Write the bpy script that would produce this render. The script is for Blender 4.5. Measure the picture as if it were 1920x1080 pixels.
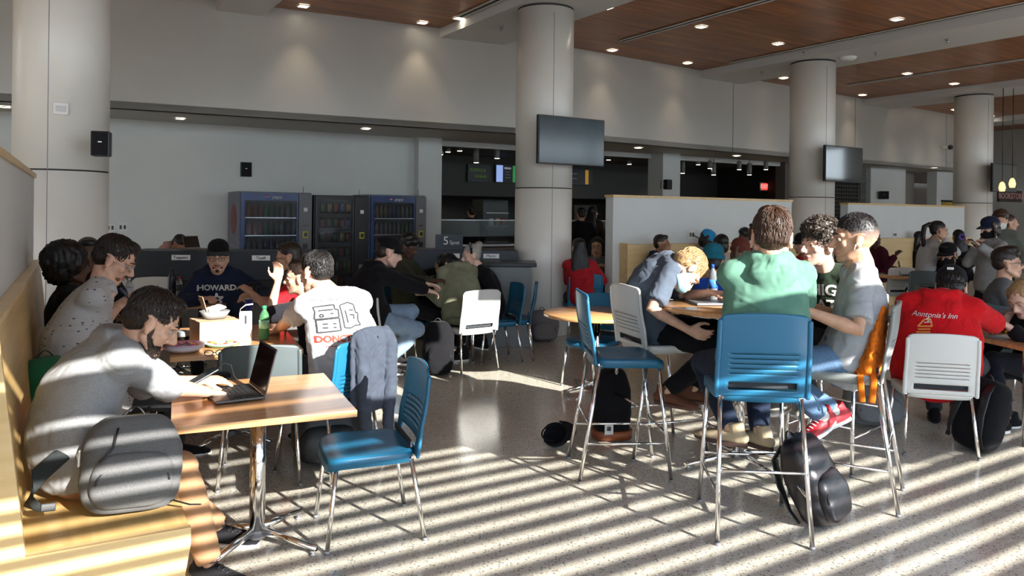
import bpy, bmesh, math, random
from mathutils import Vector, Matrix, noise
from mathutils.bvhtree import BVHTree
random.seed(7)
for o in list(bpy.data.objects): bpy.data.objects.remove(o)
SC = bpy.context.scene
COL = SC.collection

# ------------------------------------------------------------------ camera
CAM_H, FPX, ROLL, PY0 = 1.68, 1420.0, 0.012, 397.5
cam_data = bpy.data.cameras.new('camera'); cam = bpy.data.objects.new('camera', cam_data); COL.objects.link(cam)
cam_data.sensor_width = 36.0; cam_data.lens = 36.0 * FPX / 1920.0
cam_data.shift_y = (PY0 - 540.0) / 1920.0
cam_data.clip_start = 0.05; cam_data.clip_end = 200
cr, sr = math.cos(ROLL), math.sin(ROLL)
cam.matrix_world = Matrix(((cr, -sr, 0, 0), (0, 0, -1, 0), (sr, cr, 0, CAM_H), (0, 0, 0, 1)))
SC.camera = cam

# ------------------------------------------------------------------ world, sun, exposure
SC.view_settings.view_transform = 'Standard'; SC.view_settings.look = 'None'
SC.view_settings.gamma = 1.0; SC.view_settings.use_curve_mapping = False
SC.view_settings.exposure = 0.5
world = bpy.data.worlds.new('world'); SC.world = world; world.use_nodes = True
nt = world.node_tree; nt.nodes.clear()
wo = nt.nodes.new('ShaderNodeOutputWorld'); bg = nt.nodes.new('ShaderNodeBackground')
tc = nt.nodes.new('ShaderNodeTexCoord'); sx = nt.nodes.new('ShaderNodeSeparateXYZ'); rp = nt.nodes.new('ShaderNodeValToRGB')
nt.links.new(tc.outputs['Generated'], sx.inputs[0]); nt.links.new(sx.outputs['Z'], rp.inputs[0])
rp.color_ramp.elements[0].position = 0.0; rp.color_ramp.elements[0].color = (0.22, 0.21, 0.18, 1)
rp.color_ramp.elements[1].position = 0.02; rp.color_ramp.elements[1].color = (0.80, 0.92, 0.98, 1)
e = rp.color_ramp.elements.new(0.6); e.color = (0.38, 0.55, 0.95, 1)
nt.links.new(rp.outputs[0], bg.inputs['Color']); bg.inputs['Strength'].default_value = 5.0
nt.links.new(bg.outputs[0], wo.inputs[0])
SUN_EL = math.radians(22.0)
sun_h = Vector((-0.68, 0.73)).normalized()
sun_dir = Vector((sun_h.x * math.cos(SUN_EL), sun_h.y * math.cos(SUN_EL), -math.sin(SUN_EL)))
sd = bpy.data.lights.new('sun', 'SUN'); sd.energy = 14.0; sd.angle = math.radians(0.32); sd.color = (1.0, 0.96, 0.90)
sun = bpy.data.objects.new('sun', sd); COL.objects.link(sun); sun.location = (6, -8, 6)
sun.rotation_euler = sun_dir.to_track_quat('-Z', 'Y').to_euler()
SC.cycles.max_bounces = 8; SC.cycles.diffuse_bounces = 5; SC.cycles.glossy_bounces = 4; SC.cycles.transmission_bounces = 6
SC.cycles.transparent_max_bounces = 8
SC.cycles.use_denoising = True; SC.cycles.sample_clamp_indirect = 6.0; SC.cycles.caustics_reflective = False; SC.cycles.caustics_refractive = False

# ------------------------------------------------------------------ placing: a ray of the camera meets a height, or stops at a distance
AX = Vector((0.845, 0.535, 0)).normalized(); BX = Vector((-AX.y, AX.x, 0)); UP = Vector((0, 0, 1))
def _uv(px, py):
    u = (px - 960.0) / FPX; v = (PY0 - py) / FPX
    return u * cr - v * sr, u * sr + v * cr
def G(px, py, h=0.0):
    u, v = _uv(px, py); d = (h - CAM_H) / v
    return Vector((u * d, d, h))
def W(px, py, d):
    u, v = _uv(px, py); return Vector((u * d, d, CAM_H + v * d))
def AB(a, b, z=0.0): return AX * a + BX * b + UP * z
def ang(deg): return Vector((math.cos(math.radians(deg)), math.sin(math.radians(deg)), 0))

# ------------------------------------------------------------------ materials
MATS = {}
def mat(name, color=(0.5, 0.5, 0.5), rough=0.6, metal=0.0, spec=0.5, var=0.0, vscale=8.0, bump=0.0, bscale=200.0, emit=None, es=1.0, alpha=1.0, trans=0.0, ior=1.45, coat=0.0, sheen=0.0):
    if name in MATS: return MATS[name]
    m = bpy.data.materials.new(name); m.use_nodes = True; MATS[name] = m
    n = m.node_tree; b = n.nodes['Principled BSDF']
    c4 = (color[0], color[1], color[2], 1)
    b.inputs['Base Color'].default_value = c4; b.inputs['Roughness'].default_value = rough; b.inputs['Metallic'].default_value = metal
    b.inputs['Specular IOR Level'].default_value = spec; b.inputs['IOR'].default_value = ior
    b.inputs['Transmission Weight'].default_value = trans; b.inputs['Coat Weight'].default_value = coat; b.inputs['Sheen Weight'].default_value = sheen
    b.inputs['Alpha'].default_value = alpha
    if emit: b.inputs['Emission Color'].default_value = (*emit, 1); b.inputs['Emission Strength'].default_value = es
    tcn = n.nodes.new('ShaderNodeTexCoord')
    if var > 0:
        nz = n.nodes.new('ShaderNodeTexNoise'); nz.inputs['Scale'].default_value = vscale; nz.inputs['Detail'].default_value = 4
        cr_ = n.nodes.new('ShaderNodeValToRGB'); cr_.color_ramp.elements[0].position = 0.3; cr_.color_ramp.elements[1].position = 0.7
        cr_.color_ramp.elements[0].color = tuple(max(0, x * (1 - var)) for x in color) + (1,)
        cr_.color_ramp.elements[1].color = tuple(min(1, x * (1 + var)) for x in color) + (1,)
        n.links.new(tcn.outputs['Object'], nz.inputs['Vector']); n.links.new(nz.outputs['Fac'], cr_.inputs[0]); n.links.new(cr_.outputs[0], b.inputs['Base Color'])
    if bump > 0:
        nb = n.nodes.new('ShaderNodeTexNoise'); nb.inputs['Scale'].default_value = bscale; nb.inputs['Detail'].default_value = 3
        bp = n.nodes.new('ShaderNodeBump'); bp.inputs['Strength'].default_value = bump; bp.inputs['Distance'].default_value = 0.002
        n.links.new(tcn.outputs['Object'], nb.inputs['Vector']); n.links.new(nb.outputs['Fac'], bp.inputs['Height']); n.links.new(bp.outputs[0], b.inputs['Normal'])
    return m
def cloth(name, color, rough=0.9, heather=0.0):
    return mat('cloth_' + name, color, rough, 0, 0.15, var=max(0.12, heather), vscale=240 if heather else 14, bump=0.35, bscale=700, sheen=0.04)
def skin(name, color): return mat('skin_' + name, color, 0.5, 0, 0.4, var=0.12, vscale=22, bump=0.12, bscale=320)
def hairm(name, color): return mat('hair_' + name, color, 0.42, 0, 0.45, var=0.35, vscale=60, bump=0.5, bscale=260)

def wood(name, c1, c2, axis='AX', scale=1.0, rough=0.35, coat=0.2, plank=0.0):
    m = bpy.data.materials.new(name); m.use_nodes = True; MATS[name] = m
    n = m.node_tree; b = n.nodes['Principled BSDF']; b.inputs['Roughness'].default_value = rough; b.inputs['Coat Weight'].default_value = coat
    b.inputs['Coat Roughness'].default_value = 0.2
    g = n.nodes.new('ShaderNodeNewGeometry'); mp = n.nodes.new('ShaderNodeMapping')
    rot = -math.atan2(AX.y, AX.x) if axis == 'AX' else -math.atan2(BX.y, BX.x)
    mp.inputs['Rotation'].default_value = (0, 0, rot)
    n.links.new(g.outputs['Position'], mp.inputs['Vector'])
    mp2 = n.nodes.new('ShaderNodeMapping'); mp2.inputs['Scale'].default_value = (0.7 * scale, 14 * scale, 14 * scale)
    n.links.new(mp.outputs[0], mp2.inputs['Vector'])
    nz = n.nodes.new('ShaderNodeTexNoise'); nz.inputs['Scale'].default_value = 1.6; nz.inputs['Detail'].default_value = 6; nz.inputs['Distortion'].default_value = 0.5
    n.links.new(mp2.outputs[0], nz.inputs['Vector'])
    r = n.nodes.new('ShaderNodeValToRGB'); r.color_ramp.elements[0].position = 0.32; r.color_ramp.elements[1].position = 0.68
    r.color_ramp.elements[0].color = (*c1, 1); r.color_ramp.elements[1].color = (*c2, 1)
    n.links.new(nz.outputs['Fac'], r.inputs[0])
    if plank:
        br = n.nodes.new('ShaderNodeTexBrick'); br.inputs['Scale'].default_value = 1.0; br.inputs['Mortar Size'].default_value = 0.004
        br.inputs['Brick Width'].default_value = 2.4; br.inputs['Row Height'].default_value = plank
        br.inputs['Color1'].default_value = (1, 1, 1, 1); br.inputs['Color2'].default_value = (0.72, 0.72, 0.72, 1); br.inputs['Mortar'].default_value = (0.35, 0.35, 0.35, 1)
        n.links.new(mp.outputs[0], br.inputs['Vector'])
        mx = n.nodes.new('ShaderNodeMix'); mx.data_type = 'RGBA'; mx.blend_type = 'MULTIPLY'; mx.inputs[0].default_value = 1
        n.links.new(r.outputs[0], mx.inputs[6]); n.links.new(br.outputs['Color'], mx.inputs[7]); n.links.new(mx.outputs[2], b.inputs['Base Color'])
    else: n.links.new(r.outputs[0], b.inputs['Base Color'])
    return m

def terrazzo():
    m = bpy.data.materials.new('terrazzo'); m.use_nodes = True; MATS['terrazzo'] = m
    n = m.node_tree; b = n.nodes['Principled BSDF']
    g = n.nodes.new('ShaderNodeNewGeometry')
    def vor(scale, lo, hi, col):
        v = n.nodes.new('ShaderNodeTexVoronoi'); v.inputs['Scale'].default_value = scale; n.links.new(g.outputs['Position'], v.inputs['Vector'])
        r = n.nodes.new('ShaderNodeValToRGB'); r.color_ramp.elements[0].position = lo; r.color_ramp.elements[1].position = hi
        r.color_ramp.elements[0].color = (1, 1, 1, 1); r.color_ramp.elements[1].color = (0, 0, 0, 1); n.links.new(v.outputs['Distance'], r.inputs[0])
        s = n.nodes.new('ShaderNodeSeparateColor'); n.links.new(v.outputs['Color'], s.inputs[0])
        gt = n.nodes.new('ShaderNodeMath'); gt.operation = 'GREATER_THAN'; gt.inputs[1].default_value = col; n.links.new(s.outputs[0], gt.inputs[0])
        mu = n.nodes.new('ShaderNodeMath'); mu.operation = 'MULTIPLY'; n.links.new(r.outputs[0], mu.inputs[0]); n.links.new(gt.outputs[0], mu.inputs[1])
        return mu
    nz = n.nodes.new('ShaderNodeTexNoise'); nz.inputs['Scale'].default_value = 1.3; nz.inputs['Detail'].default_value = 5; n.links.new(g.outputs['Position'], nz.inputs['Vector'])
    base = n.nodes.new('ShaderNodeValToRGB'); base.color_ramp.elements[0].position = 0.3; base.color_ramp.elements[1].position = 0.7
    base.color_ramp.elements[0].color = (0.53, 0.49, 0.40, 1); base.color_ramp.elements[1].color = (0.63, 0.59, 0.49, 1); n.links.new(nz.outputs['Fac'], base.inputs[0])
    prev = base.outputs[0]
    for (sc_, lo, hi, th, colr) in ((55, 0.28, 0.42, 0.62, (0.22, 0.21, 0.19, 1)), (38, 0.25, 0.40, 0.7, (0.68, 0.65, 0.57, 1)), (120, 0.3, 0.45, 0.5, (0.28, 0.26, 0.22, 1)), (90, 0.3, 0.45, 0.6, (0.55, 0.52, 0.44, 1))):
        v = vor(sc_, lo, hi, th)
        mx = n.nodes.new('ShaderNodeMix'); mx.data_type = 'RGBA'; n.links.new(v.outputs[0], mx.inputs[0]); n.links.new(prev, mx.inputs[6]); mx.inputs[7].default_value = colr
        prev = mx.outputs[2]
    n.links.new(prev, b.inputs['Base Color'])
    nr = n.nodes.new('ShaderNodeTexNoise'); nr.inputs['Scale'].default_value = 2.5; n.links.new(g.outputs['Position'], nr.inputs['Vector'])
    mr = n.nodes.new('ShaderNodeMapRange'); mr.inputs['To Min'].default_value = 0.10; mr.inputs['To Max'].default_value = 0.24; n.links.new(nr.outputs['Fac'], mr.inputs['Value'])
    n.links.new(mr.outputs[0], b.inputs['Roughness']); b.inputs['Specular IOR Level'].default_value = 0.75
    return m

# ------------------------------------------------------------------ mesh builder
class MB:
    def __init__(s): s.v = []; s.f = []; s.m = []; s.sm = []; s.cur = 0; s.smooth = True
    def add(s, vs, fs, smooth=None):
        o = len(s.v); s.v.extend([tuple(x) for x in vs]); sm = s.smooth if smooth is None else smooth
        for f in fs: s.f.append([o + i for i in f]); s.m.append(s.cur); s.sm.append(sm)
        return s
    def box(s, c, size, X=None, Y=None, bev=0.0):
        c = Vector(c); X = (X or Vector((1, 0, 0))).normalized(); Y = (Y or Vector((0, 0, 1)).cross(X)).normalized(); Z = X.cross(Y)
        hx, hy, hz = size[0] / 2, size[1] / 2, size[2] / 2
        if bev <= 0:
            vs = [c + X * (hx * i) + Y * (hy * j) + Z * (hz * k) for i in (-1, 1) for j in (-1, 1) for k in (-1, 1)]
            return s.add(vs, [(0, 1, 3, 2), (4, 6, 7, 5), (0, 4, 5, 1), (2, 3, 7, 6), (0, 2, 6, 4), (1, 5, 7, 3)], False)
        b = min(bev, hx * .95, hy * .95, hz * .95); bm = bmesh.new(); bmesh.ops.create_cube(bm, size=1)
        for v in bm.verts: v.co = Vector((v.co.x * 2 * hx, v.co.y * 2 * hy, v.co.z * 2 * hz))
        bmesh.ops.bevel(bm, geom=bm.edges[:], offset=b, segments=2, affect='EDGES', profile=0.6)
        bm.verts.index_update(); vs = [c + X * v.co.x + Y * v.co.y + Z * v.co.z for v in bm.verts]; fs = [[v.index for v in f.verts] for f in bm.faces]; bm.free()
        return s.add(vs, fs, False)
    def slab(s, pts, z0, z1):   # prism over a plan outline given counter-clockwise
        n = len(pts); vs = [(p[0], p[1], z0) for p in pts] + [(p[0], p[1], z1) for p in pts]
        fs = [list(range(n))[::-1], list(range(n, 2 * n))] + [(i, (i + 1) % n, n + (i + 1) % n, n + i) for i in range(n)]
        return s.add(vs, fs, False)
    def ring(s, pts, rads, side=None, n=12, cap=True, smooth=True, closed=False, sq=0.0):
        pts = [Vector(p) for p in pts]; R = []
        if isinstance(rads, tuple) and not isinstance(rads[0], tuple) and len(rads) == 2 and len(pts) != 2: rads = [rads] * len(pts)
        for r in rads if isinstance(rads, (list, tuple)) else [rads] * len(pts): R.append(r if isinstance(r, tuple) else (r, r))
        m = len(pts); T = []
        for i in range(m):
            if closed: t = pts[(i + 1) % m] - pts[i - 1]
            else: t = pts[min(i + 1, m - 1)] - pts[max(i - 1, 0)]
            T.append(t.normalized() if t.length > 1e-9 else Vector((0, 0, 1)))
        u = Vector(side) if side is not None else (Vector((0, 0, 1)) if abs(T[0].z) < 0.9 else Vector((1, 0, 0))).cross(T[0])
        P = []; RR = []; U = []; VV = []
        for i in range(m):
            if side is not None: u = Vector(side)
            u = (u - T[i] * u.dot(T[i]));
            if u.length < 1e-6: u = T[i].orthogonal()
            u = u.normalized(); P.append(pts[i]); RR.append(R[i]); U.append(u.copy()); VV.append(T[i].cross(u))
        rings = []
        if cap == 'round' and not closed:
            for a in (80, 55, 28):
                q = math.radians(a); rings.append((P[0] - T[0] * math.sin(q) * min(RR[0]), (RR[0][0] * math.cos(q), RR[0][1] * math.cos(q)), U[0], VV[0]))
        for i in range(m): rings.append((P[i], RR[i], U[i], VV[i]))
        if cap == 'round' and not closed:
            for a in (28, 55, 80):
                q = math.radians(a); rings.append((P[-1] + T[-1] * math.sin(q) * min(RR[-1]), (RR[-1][0] * math.cos(q), RR[-1][1] * math.cos(q)), U[-1], VV[-1]))
        vs = []
        for (c, r, uu, vv) in rings:
            for k in range(n):
                a = 2 * math.pi * k / n; ca, sa = math.cos(a), math.sin(a)
                if sq: ca = math.copysign(abs(ca) ** (1 - sq), ca); sa = math.copysign(abs(sa) ** (1 - sq), sa)
                vs.append(c + uu * (r[0] * ca) + vv * (r[1] * sa))
        L = len(rings); fs = []
        for i in range(L if closed else L - 1):
            j = (i + 1) % L
            for k in range(n): k2 = (k + 1) % n; fs.append((i * n + k, i * n + k2, j * n + k2, j * n + k))
        s.add(vs, fs, smooth)
        if cap and not closed:
            o = len(s.v) - len(vs); s.f.append([o + k for k in range(n)][::-1]); s.m.append(s.cur); s.sm.append(False)
            s.f.append([o + (L - 1) * n + k for k in range(n)]); s.m.append(s.cur); s.sm.append(False)
        return s
    def cyl(s, a, b, r, n=16, r2=None): return s.ring([a, b], [r, r if r2 is None else r2], n=n)
    def ell(s, c, r, X=None, Y=None, nu=14, nv=9, rot=None):
        c = Vector(c)
        if isinstance(r, (int, float)): r = (r, r, r)
        if rot is not None: X, Y, Z = rot.col[0], rot.col[1], rot.col[2]
        else: X = (X or Vector((1, 0, 0))); Y = (Y or Vector((0, 1, 0))); Z = X.cross(Y)
        vs = [c + Z * r[2]]
        for i in range(1, nv):
            p = math.pi * i / nv
            for k in range(nu):
                a = 2 * math.pi * k / nu; vs.append(c + X * (r[0] * math.sin(p) * math.cos(a)) + Y * (r[1] * math.sin(p) * math.sin(a)) + Z * (r[2] * math.cos(p)))
        vs.append(c - Z * r[2]); fs = [(0, 1 + k, 1 + (k + 1) % nu) for k in range(nu)]
        for i in range(nv - 2):
            for k in range(nu): a = 1 + i * nu; fs.append((a + k, a + nu + k, a + nu + (k + 1) % nu, a + (k + 1) % nu))
        last = len(vs) - 1; a = 1 + (nv - 2) * nu; fs += [(last, a + (k + 1) % nu, a + k) for k in range(nu)]
        return s.add(vs, fs, True)
    def lathe(s, c, prof, n=24, smooth=True):
        c = Vector(c); vs = []; fs = []
        for (r, z) in prof:
            for k in range(n): a = 2 * math.pi * k / n; vs.append(c + Vector((r * math.cos(a), r * math.sin(a), z)))
        for i in range(len(prof) - 1):
            for k in range(n): k2 = (k + 1) % n; fs.append((i * n + k, i * n + k2, (i + 1) * n + k2, (i + 1) * n + k))
        s.add(vs, fs, smooth); o = len(s.v) - len(vs)
        if prof[0][0] > 1e-4: s.f.append([o + k for k in range(n)][::-1]); s.m.append(s.cur); s.sm.append(False)
        if prof[-1][0] > 1e-4: s.f.append([o + (len(prof) - 1) * n + k for k in range(n)]); s.m.append(s.cur); s.sm.append(False)
        return s
    def mesh(s, name, mats):
        me = bpy.data.meshes.new(name); me.from_pydata(s.v, [], s.f)
        for m in (mats if isinstance(mats, (list, tuple)) else [mats]): me.materials.append(m)
        me.polygons.foreach_set('material_index', s.m); me.polygons.foreach_set('use_smooth', s.sm); me.update()
        return me
    def obj(s, name, mats, parent=None):
        return link(name, s.mesh(name, mats), parent)

def link(name, me, parent=None):
    o = bpy.data.objects.new(name, me); COL.objects.link(o)
    if parent is not None:
        o.parent = parent; o.matrix_parent_inverse = world_of(parent).inverted()
    return o
def world_of(o):
    m = o.matrix_basis.copy()
    if o.parent is not None: m = world_of(o.parent) @ o.matrix_parent_inverse @ m
    return m
def tag(o, label, cat, group=None, kind=None):
    if label: o['label'] = label
    if cat: o['category'] = cat
    if group: o['group'] = group
    if kind: o['kind'] = kind
    return o
def thing(name, loc, label, cat, group=None, rz=0.0):
    o = bpy.data.objects.new(name, None); COL.objects.link(o); o.empty_display_size = 0.1
    o.location = Vector(loc); o.rotation_euler = (0, 0, rz)
    return tag(o, label, cat, group)
def struct(o): o['kind'] = 'structure'; return o
def copy_tree(o, parent=None):
    c = o.copy(); COL.objects.link(c)
    if parent is not None: c.parent = parent
    for ch in list(o.children): copy_tree(ch, c)
    return c

def fuse(mb, voxel, smooth=2, fac=0.5):
    me = mb.mesh('tmp', [mat('default')]); o = bpy.data.objects.new('tmp', me); COL.objects.link(o)
    r = o.modifiers.new('r', 'REMESH'); r.mode = 'VOXEL'; r.voxel_size = voxel; r.use_smooth_shade = True
    if smooth: q = o.modifiers.new('s', 'SMOOTH'); q.iterations = smooth; q.factor = fac
    dg = bpy.context.evaluated_depsgraph_get(); ev = o.evaluated_get(dg); nm = bpy.data.meshes.new_from_object(ev)
    bpy.data.objects.remove(o); bpy.data.meshes.remove(me); nm.materials.clear()
    nm.polygons.foreach_set('use_smooth', [True] * len(nm.polygons)); nm.polygons.foreach_set('material_index', [0] * len(nm.polygons))
    return nm
def bvh_of(*mes):
    V = []; F = []
    for me in mes:
        o = len(V); V += [v.co.copy() for v in me.vertices]; F += [[o + i for i in p.vertices] for p in me.polygons]
    return BVHTree.FromPolygons(V, F)
def text_mesh(txt, size, extrude=0.0, shear=0.0, bold=0.0, fine=0.0):
    cu = bpy.data.curves.new('txt', 'FONT'); cu.body = txt; cu.size = size; cu.align_x = 'CENTER'; cu.align_y = 'CENTER'; cu.extrude = extrude; cu.shear = shear; cu.offset = bold
    cu.resolution_u = 3
    o = bpy.data.objects.new('txt', cu); COL.objects.link(o); dg = bpy.context.evaluated_depsgraph_get()
    me = bpy.data.meshes.new_from_object(o.evaluated_get(dg)); bpy.data.objects.remove(o); bpy.data.curves.remove(cu)
    if fine > 0:
        bm = bmesh.new(); bm.from_mesh(me); bmesh.ops.triangulate(bm, faces=bm.faces[:])
        for _ in range(4):
            es = [e for e in bm.edges if e.calc_length() > fine]
            if not es: break
            bmesh.ops.subdivide_edges(bm, edges=es, cuts=1); bmesh.ops.triangulate(bm, faces=bm.faces[:])
        bm.to_mesh(me); bm.free()
    return me
def sign_text(name, txt, size, c, right, up, m, parent, extrude=0.002, bold=0.0, stretch=1.0):
    me = text_mesh(txt, size, extrude, bold=bold); c = Vector(c); right = Vector(right).normalized(); up = Vector(up).normalized(); n = right.cross(up)
    for v in me.vertices: x, y, z = v.co; v.co = c + right * (x * stretch) + up * y + n * (z + extrude)
    me.materials.clear(); me.materials.append(m)
    return link(name, me, parent)
def project(me, bvh, c, right, up, off=0.003):
    c = Vector(c); right = Vector(right).normalized(); up = Vector(up); up = (up - right * up.dot(right)).normalized(); n = right.cross(up); last = None
    for v in me.vertices:
        p = c + right * v.co.x + up * v.co.y
        hit = bvh.ray_cast(p + n * 0.35, -n, 0.8)
        if hit[0] is None: v.co = p if last is None else p - n * last
        else: last = (p - hit[0]).dot(n); v.co = hit[0] + n * off
    return me
def print_text(name, txt, size, bvh, c, right, up, m, parent, bold=0.0, shear=0.0):
    me = project(text_mesh(txt, size, 0, shear, bold, fine=0.012), bvh, c, right, up)
    me.materials.clear(); me.materials.append(m); return link(name, me, parent)
def print_lines(name, polys, w, bvh, c, right, up, m, parent):   # polylines as flat ribbons lying on the cloth
    mb = MB()
    for pl in polys:
        for (x0, y0), (x1, y1) in zip(pl, pl[1:]):
            L = math.hypot(x1 - x0, y1 - y0); k = max(1, int(L / 0.012)); nx, ny = -(y1 - y0) / L * w / 2, (x1 - x0) / L * w / 2
            vs = []; fs = []
            for i in range(k + 1):
                t = i / k; x = x0 + (x1 - x0) * t; y = y0 + (y1 - y0) * t; vs += [(x + nx, y + ny, 0), (x - nx, y - ny, 0)]
            for i in range(k): fs.append((2 * i, 2 * i + 1, 2 * i + 3, 2 * i + 2))
            mb.add(vs, fs)
    me = mb.mesh(name, m); project(me, bvh, c, right, up, .0055); return link(name, me, parent)
# ------------------------------------------------------------------ setting materials
M_WALL = mat('wall_paint', (0.50, 0.49, 0.45), 0.32, spec=0.5, var=0.03, vscale=1.5)
M_WALLW = mat('partition_paint', (0.60, 0.62, 0.60), 0.55, var=0.03, vscale=1.5)
M_COLUMN = mat('column_paint', (0.74, 0.72, 0.66), 0.3, var=0.03, vscale=2.0)
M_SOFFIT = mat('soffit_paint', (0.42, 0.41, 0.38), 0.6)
M_CEILW = mat('ceiling_paint', (0.62, 0.62, 0.60), 0.6)
M_BLACK = mat('black_plastic', (0.012, 0.013, 0.015), 0.4)
M_DARK = mat('dark_interior', (0.020, 0.020, 0.019), 0.8)
M_GAP = mat('joint_shadow', (0.03, 0.03, 0.03), 0.8)
M_CHROME = mat('chrome', (0.82, 0.82, 0.82), 0.12, metal=1.0)
M_STEEL = mat('brushed_steel', (0.42, 0.43, 0.44), 0.35, metal=0.9, var=0.1, vscale=5)
M_GREY = mat('grey_metal', (0.20, 0.20, 0.21), 0.45)
M_PRINTW = mat('print_white', (0.6, 0.6, 0.58), 0.7)
M_WHITEP = mat('white_plastic', (0.80, 0.80, 0.77), 0.45)
M_RED = mat('red_plastic', (0.55, 0.02, 0.02), 0.45)
M_WCEIL = wood('ceiling_wood', (0.22, 0.07, 0.018), (0.52, 0.19, 0.045), 'AX', 0.8, 0.38, 0.1, plank=0.15)
M_WBENCH = wood('birch_veneer', (0.56, 0.36, 0.13), (0.68, 0.47, 0.20), 'BX', 0.8, 0.38, 0.15)
M_WBENCHV = wood('birch_edge', (0.62, 0.43, 0.19), (0.72, 0.52, 0.26), 'AX', 0.8, 0.4, 0.1)
M_WTABLE = wood('table_veneer', (0.50, 0.25, 0.095), (0.66, 0.37, 0.16), 'AX', 1.6, 0.25, 0.35)
M_TERR = terrazzo()
M_LAMP = mat('lamp_lens', (1, 1, 1), 0.4, emit=(1.0, 0.86, 0.66), es=9.0)
M_GLASSDK = mat('screen_glass', (0.012, 0.014, 0.016), 0.06, spec=0.8)

# floor and outside ground
struct(MB().slab([AB(-14, -2.3)[:2], AB(30, -2.3)[:2], AB(30, 26)[:2], AB(-14, 26)[:2]], -0.15, 0.0).obj('floor', M_TERR))
struct(MB().slab([AB(-60, -60)[:2], AB(80, -60)[:2], AB(80, -2.3)[:2], AB(-60, -2.3)[:2]], -0.25, -0.12).obj('ground_outside', mat('pavement', (0.32, 0.31, 0.29), 0.8, var=0.1)))

# ceiling: a wood field with white beams under it
ZW, ZB = 4.67, 4.52
struct(MB().slab([AB(-14, -2.4)[:2], AB(30, -2.4)[:2], AB(30, 26)[:2], AB(-14, 26)[:2]], ZW, ZW + 0.2).obj('ceiling', M_WCEIL))
def beam(a0, a1, b0=-2.4, b1=24.0, nm='ceiling_beam'):
    m = MB(); m.slab([AB(a0, b0)[:2], AB(a1, b0)[:2], AB(a1, b1)[:2], AB(a0, b1)[:2]], ZB, ZW - 0.001); return struct(m.obj(nm, M_CEILW))
for a0, a1 in ((-6.1, -4.9), (-0.45, 0.75), (2.20, 2.84), (5.60, 6.75), (11.72, 12.98), (17.9, 19.15), (24.0, 25.2)): beam(a0, a1)

# upper back wall (fascia): polyline, and the soffit beneath it
F = [Vector((-13.0, 6.58, 0)), Vector((0.03, 13.0, 0)), Vector((13.9, 22.85, 0))]
ZS = 3.03
def wallseg(p, q, z0, z1, th, name, m):
    p = Vector(p); q = Vector(q); d = (q - p).normalized(); n = Vector((-d.y, d.x, 0)) * th
    return struct(MB().slab([p[:2], q[:2], (q + n)[:2], (p + n)[:2]], z0, z1).obj(name, m))
for i in (0, 1):
    wallseg(F[i], F[i + 1], ZS, ZW, 0.12, 'wall_back_upper', M_WALL)
# thin vertical joints in the upper wall
for s in (0.055, 0.34, 0.62, 0.9):
    p = F[1].lerp(F[2], s); d = (F[2] - F[1]).normalized()
    struct(MB().box(p + Vector((d.y, -d.x, 0)) * 0.001 + UP * (ZS + ZW) / 2, (0.008, 0.006, ZW - ZS), X=d).obj('trim_1', M_GAP))
p = F[0].lerp(F[1], 0.93)
BW0 = Vector((-5.5, 11.86, 0)); BD = Vector((0.861, 0.508, 0)).normalized(); BN = Vector((BD.y, -BD.x, 0))
def BW(s, off=0.0, z=0.0): return BW0 + BD * s + BN * off + UP * z
# soffit plane (down-facing) from the fascia to well behind the back wall
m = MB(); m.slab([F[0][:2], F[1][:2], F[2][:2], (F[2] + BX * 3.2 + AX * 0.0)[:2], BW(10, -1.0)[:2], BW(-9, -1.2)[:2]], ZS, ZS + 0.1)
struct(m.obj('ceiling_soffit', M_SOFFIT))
# back wall under the soffit
def bwall(s0, s1, z0, z1, off, th, m_, name='wall_back'):
    return struct(MB().slab([BW(s0, off)[:2], BW(s1, off)[:2], BW(s1, off - th)[:2], BW(s0, off - th)[:2]], z0, z1).obj(name, m_))
bwall(-9.0, 4.27, 0, ZS, 0, 0.15, M_WALLW)
bwall(4.27, 4.74, 0, ZS, 0.2, 0.5, M_WALLW, 'pillar_back')
bwall(10.11, 10.62, 0, ZS, 0.25, 0.5, M_WALLW, 'pillar_back')
bwall(17.75, 19.35, 0, ZS, 0.1, 0.3, M_WALLW)
bwall(19.35, 20.9, 0, ZS, -0.6, 0.2, mat('tan_wall', (0.23, 0.20, 0.18), 0.7))
bwall(20.9, 23.2, 0, ZS, 0.1, 0.3, M_WALLW)
bwall(14.4, 14.9, 0, ZS, 0.0, 0.3, mat('brown_wall', (0.12, 0.10, 0.09), 0.7))
# the opening trim and the lowered kitchen ceiling
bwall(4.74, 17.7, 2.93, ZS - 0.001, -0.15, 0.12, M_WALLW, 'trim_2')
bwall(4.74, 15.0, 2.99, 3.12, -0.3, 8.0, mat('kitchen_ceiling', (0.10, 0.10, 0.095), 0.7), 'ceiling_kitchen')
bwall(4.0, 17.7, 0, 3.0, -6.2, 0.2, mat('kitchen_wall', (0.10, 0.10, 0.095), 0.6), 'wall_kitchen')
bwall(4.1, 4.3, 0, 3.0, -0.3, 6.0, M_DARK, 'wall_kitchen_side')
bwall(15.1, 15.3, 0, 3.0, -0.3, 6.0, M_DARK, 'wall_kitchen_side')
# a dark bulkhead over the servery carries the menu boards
bwall(4.3, 15.1, 2.05, 2.99, -3.0, 0.3, mat('bulkhead', (0.055, 0.055, 0.05), 0.6), 'wall_bulkhead')
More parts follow.
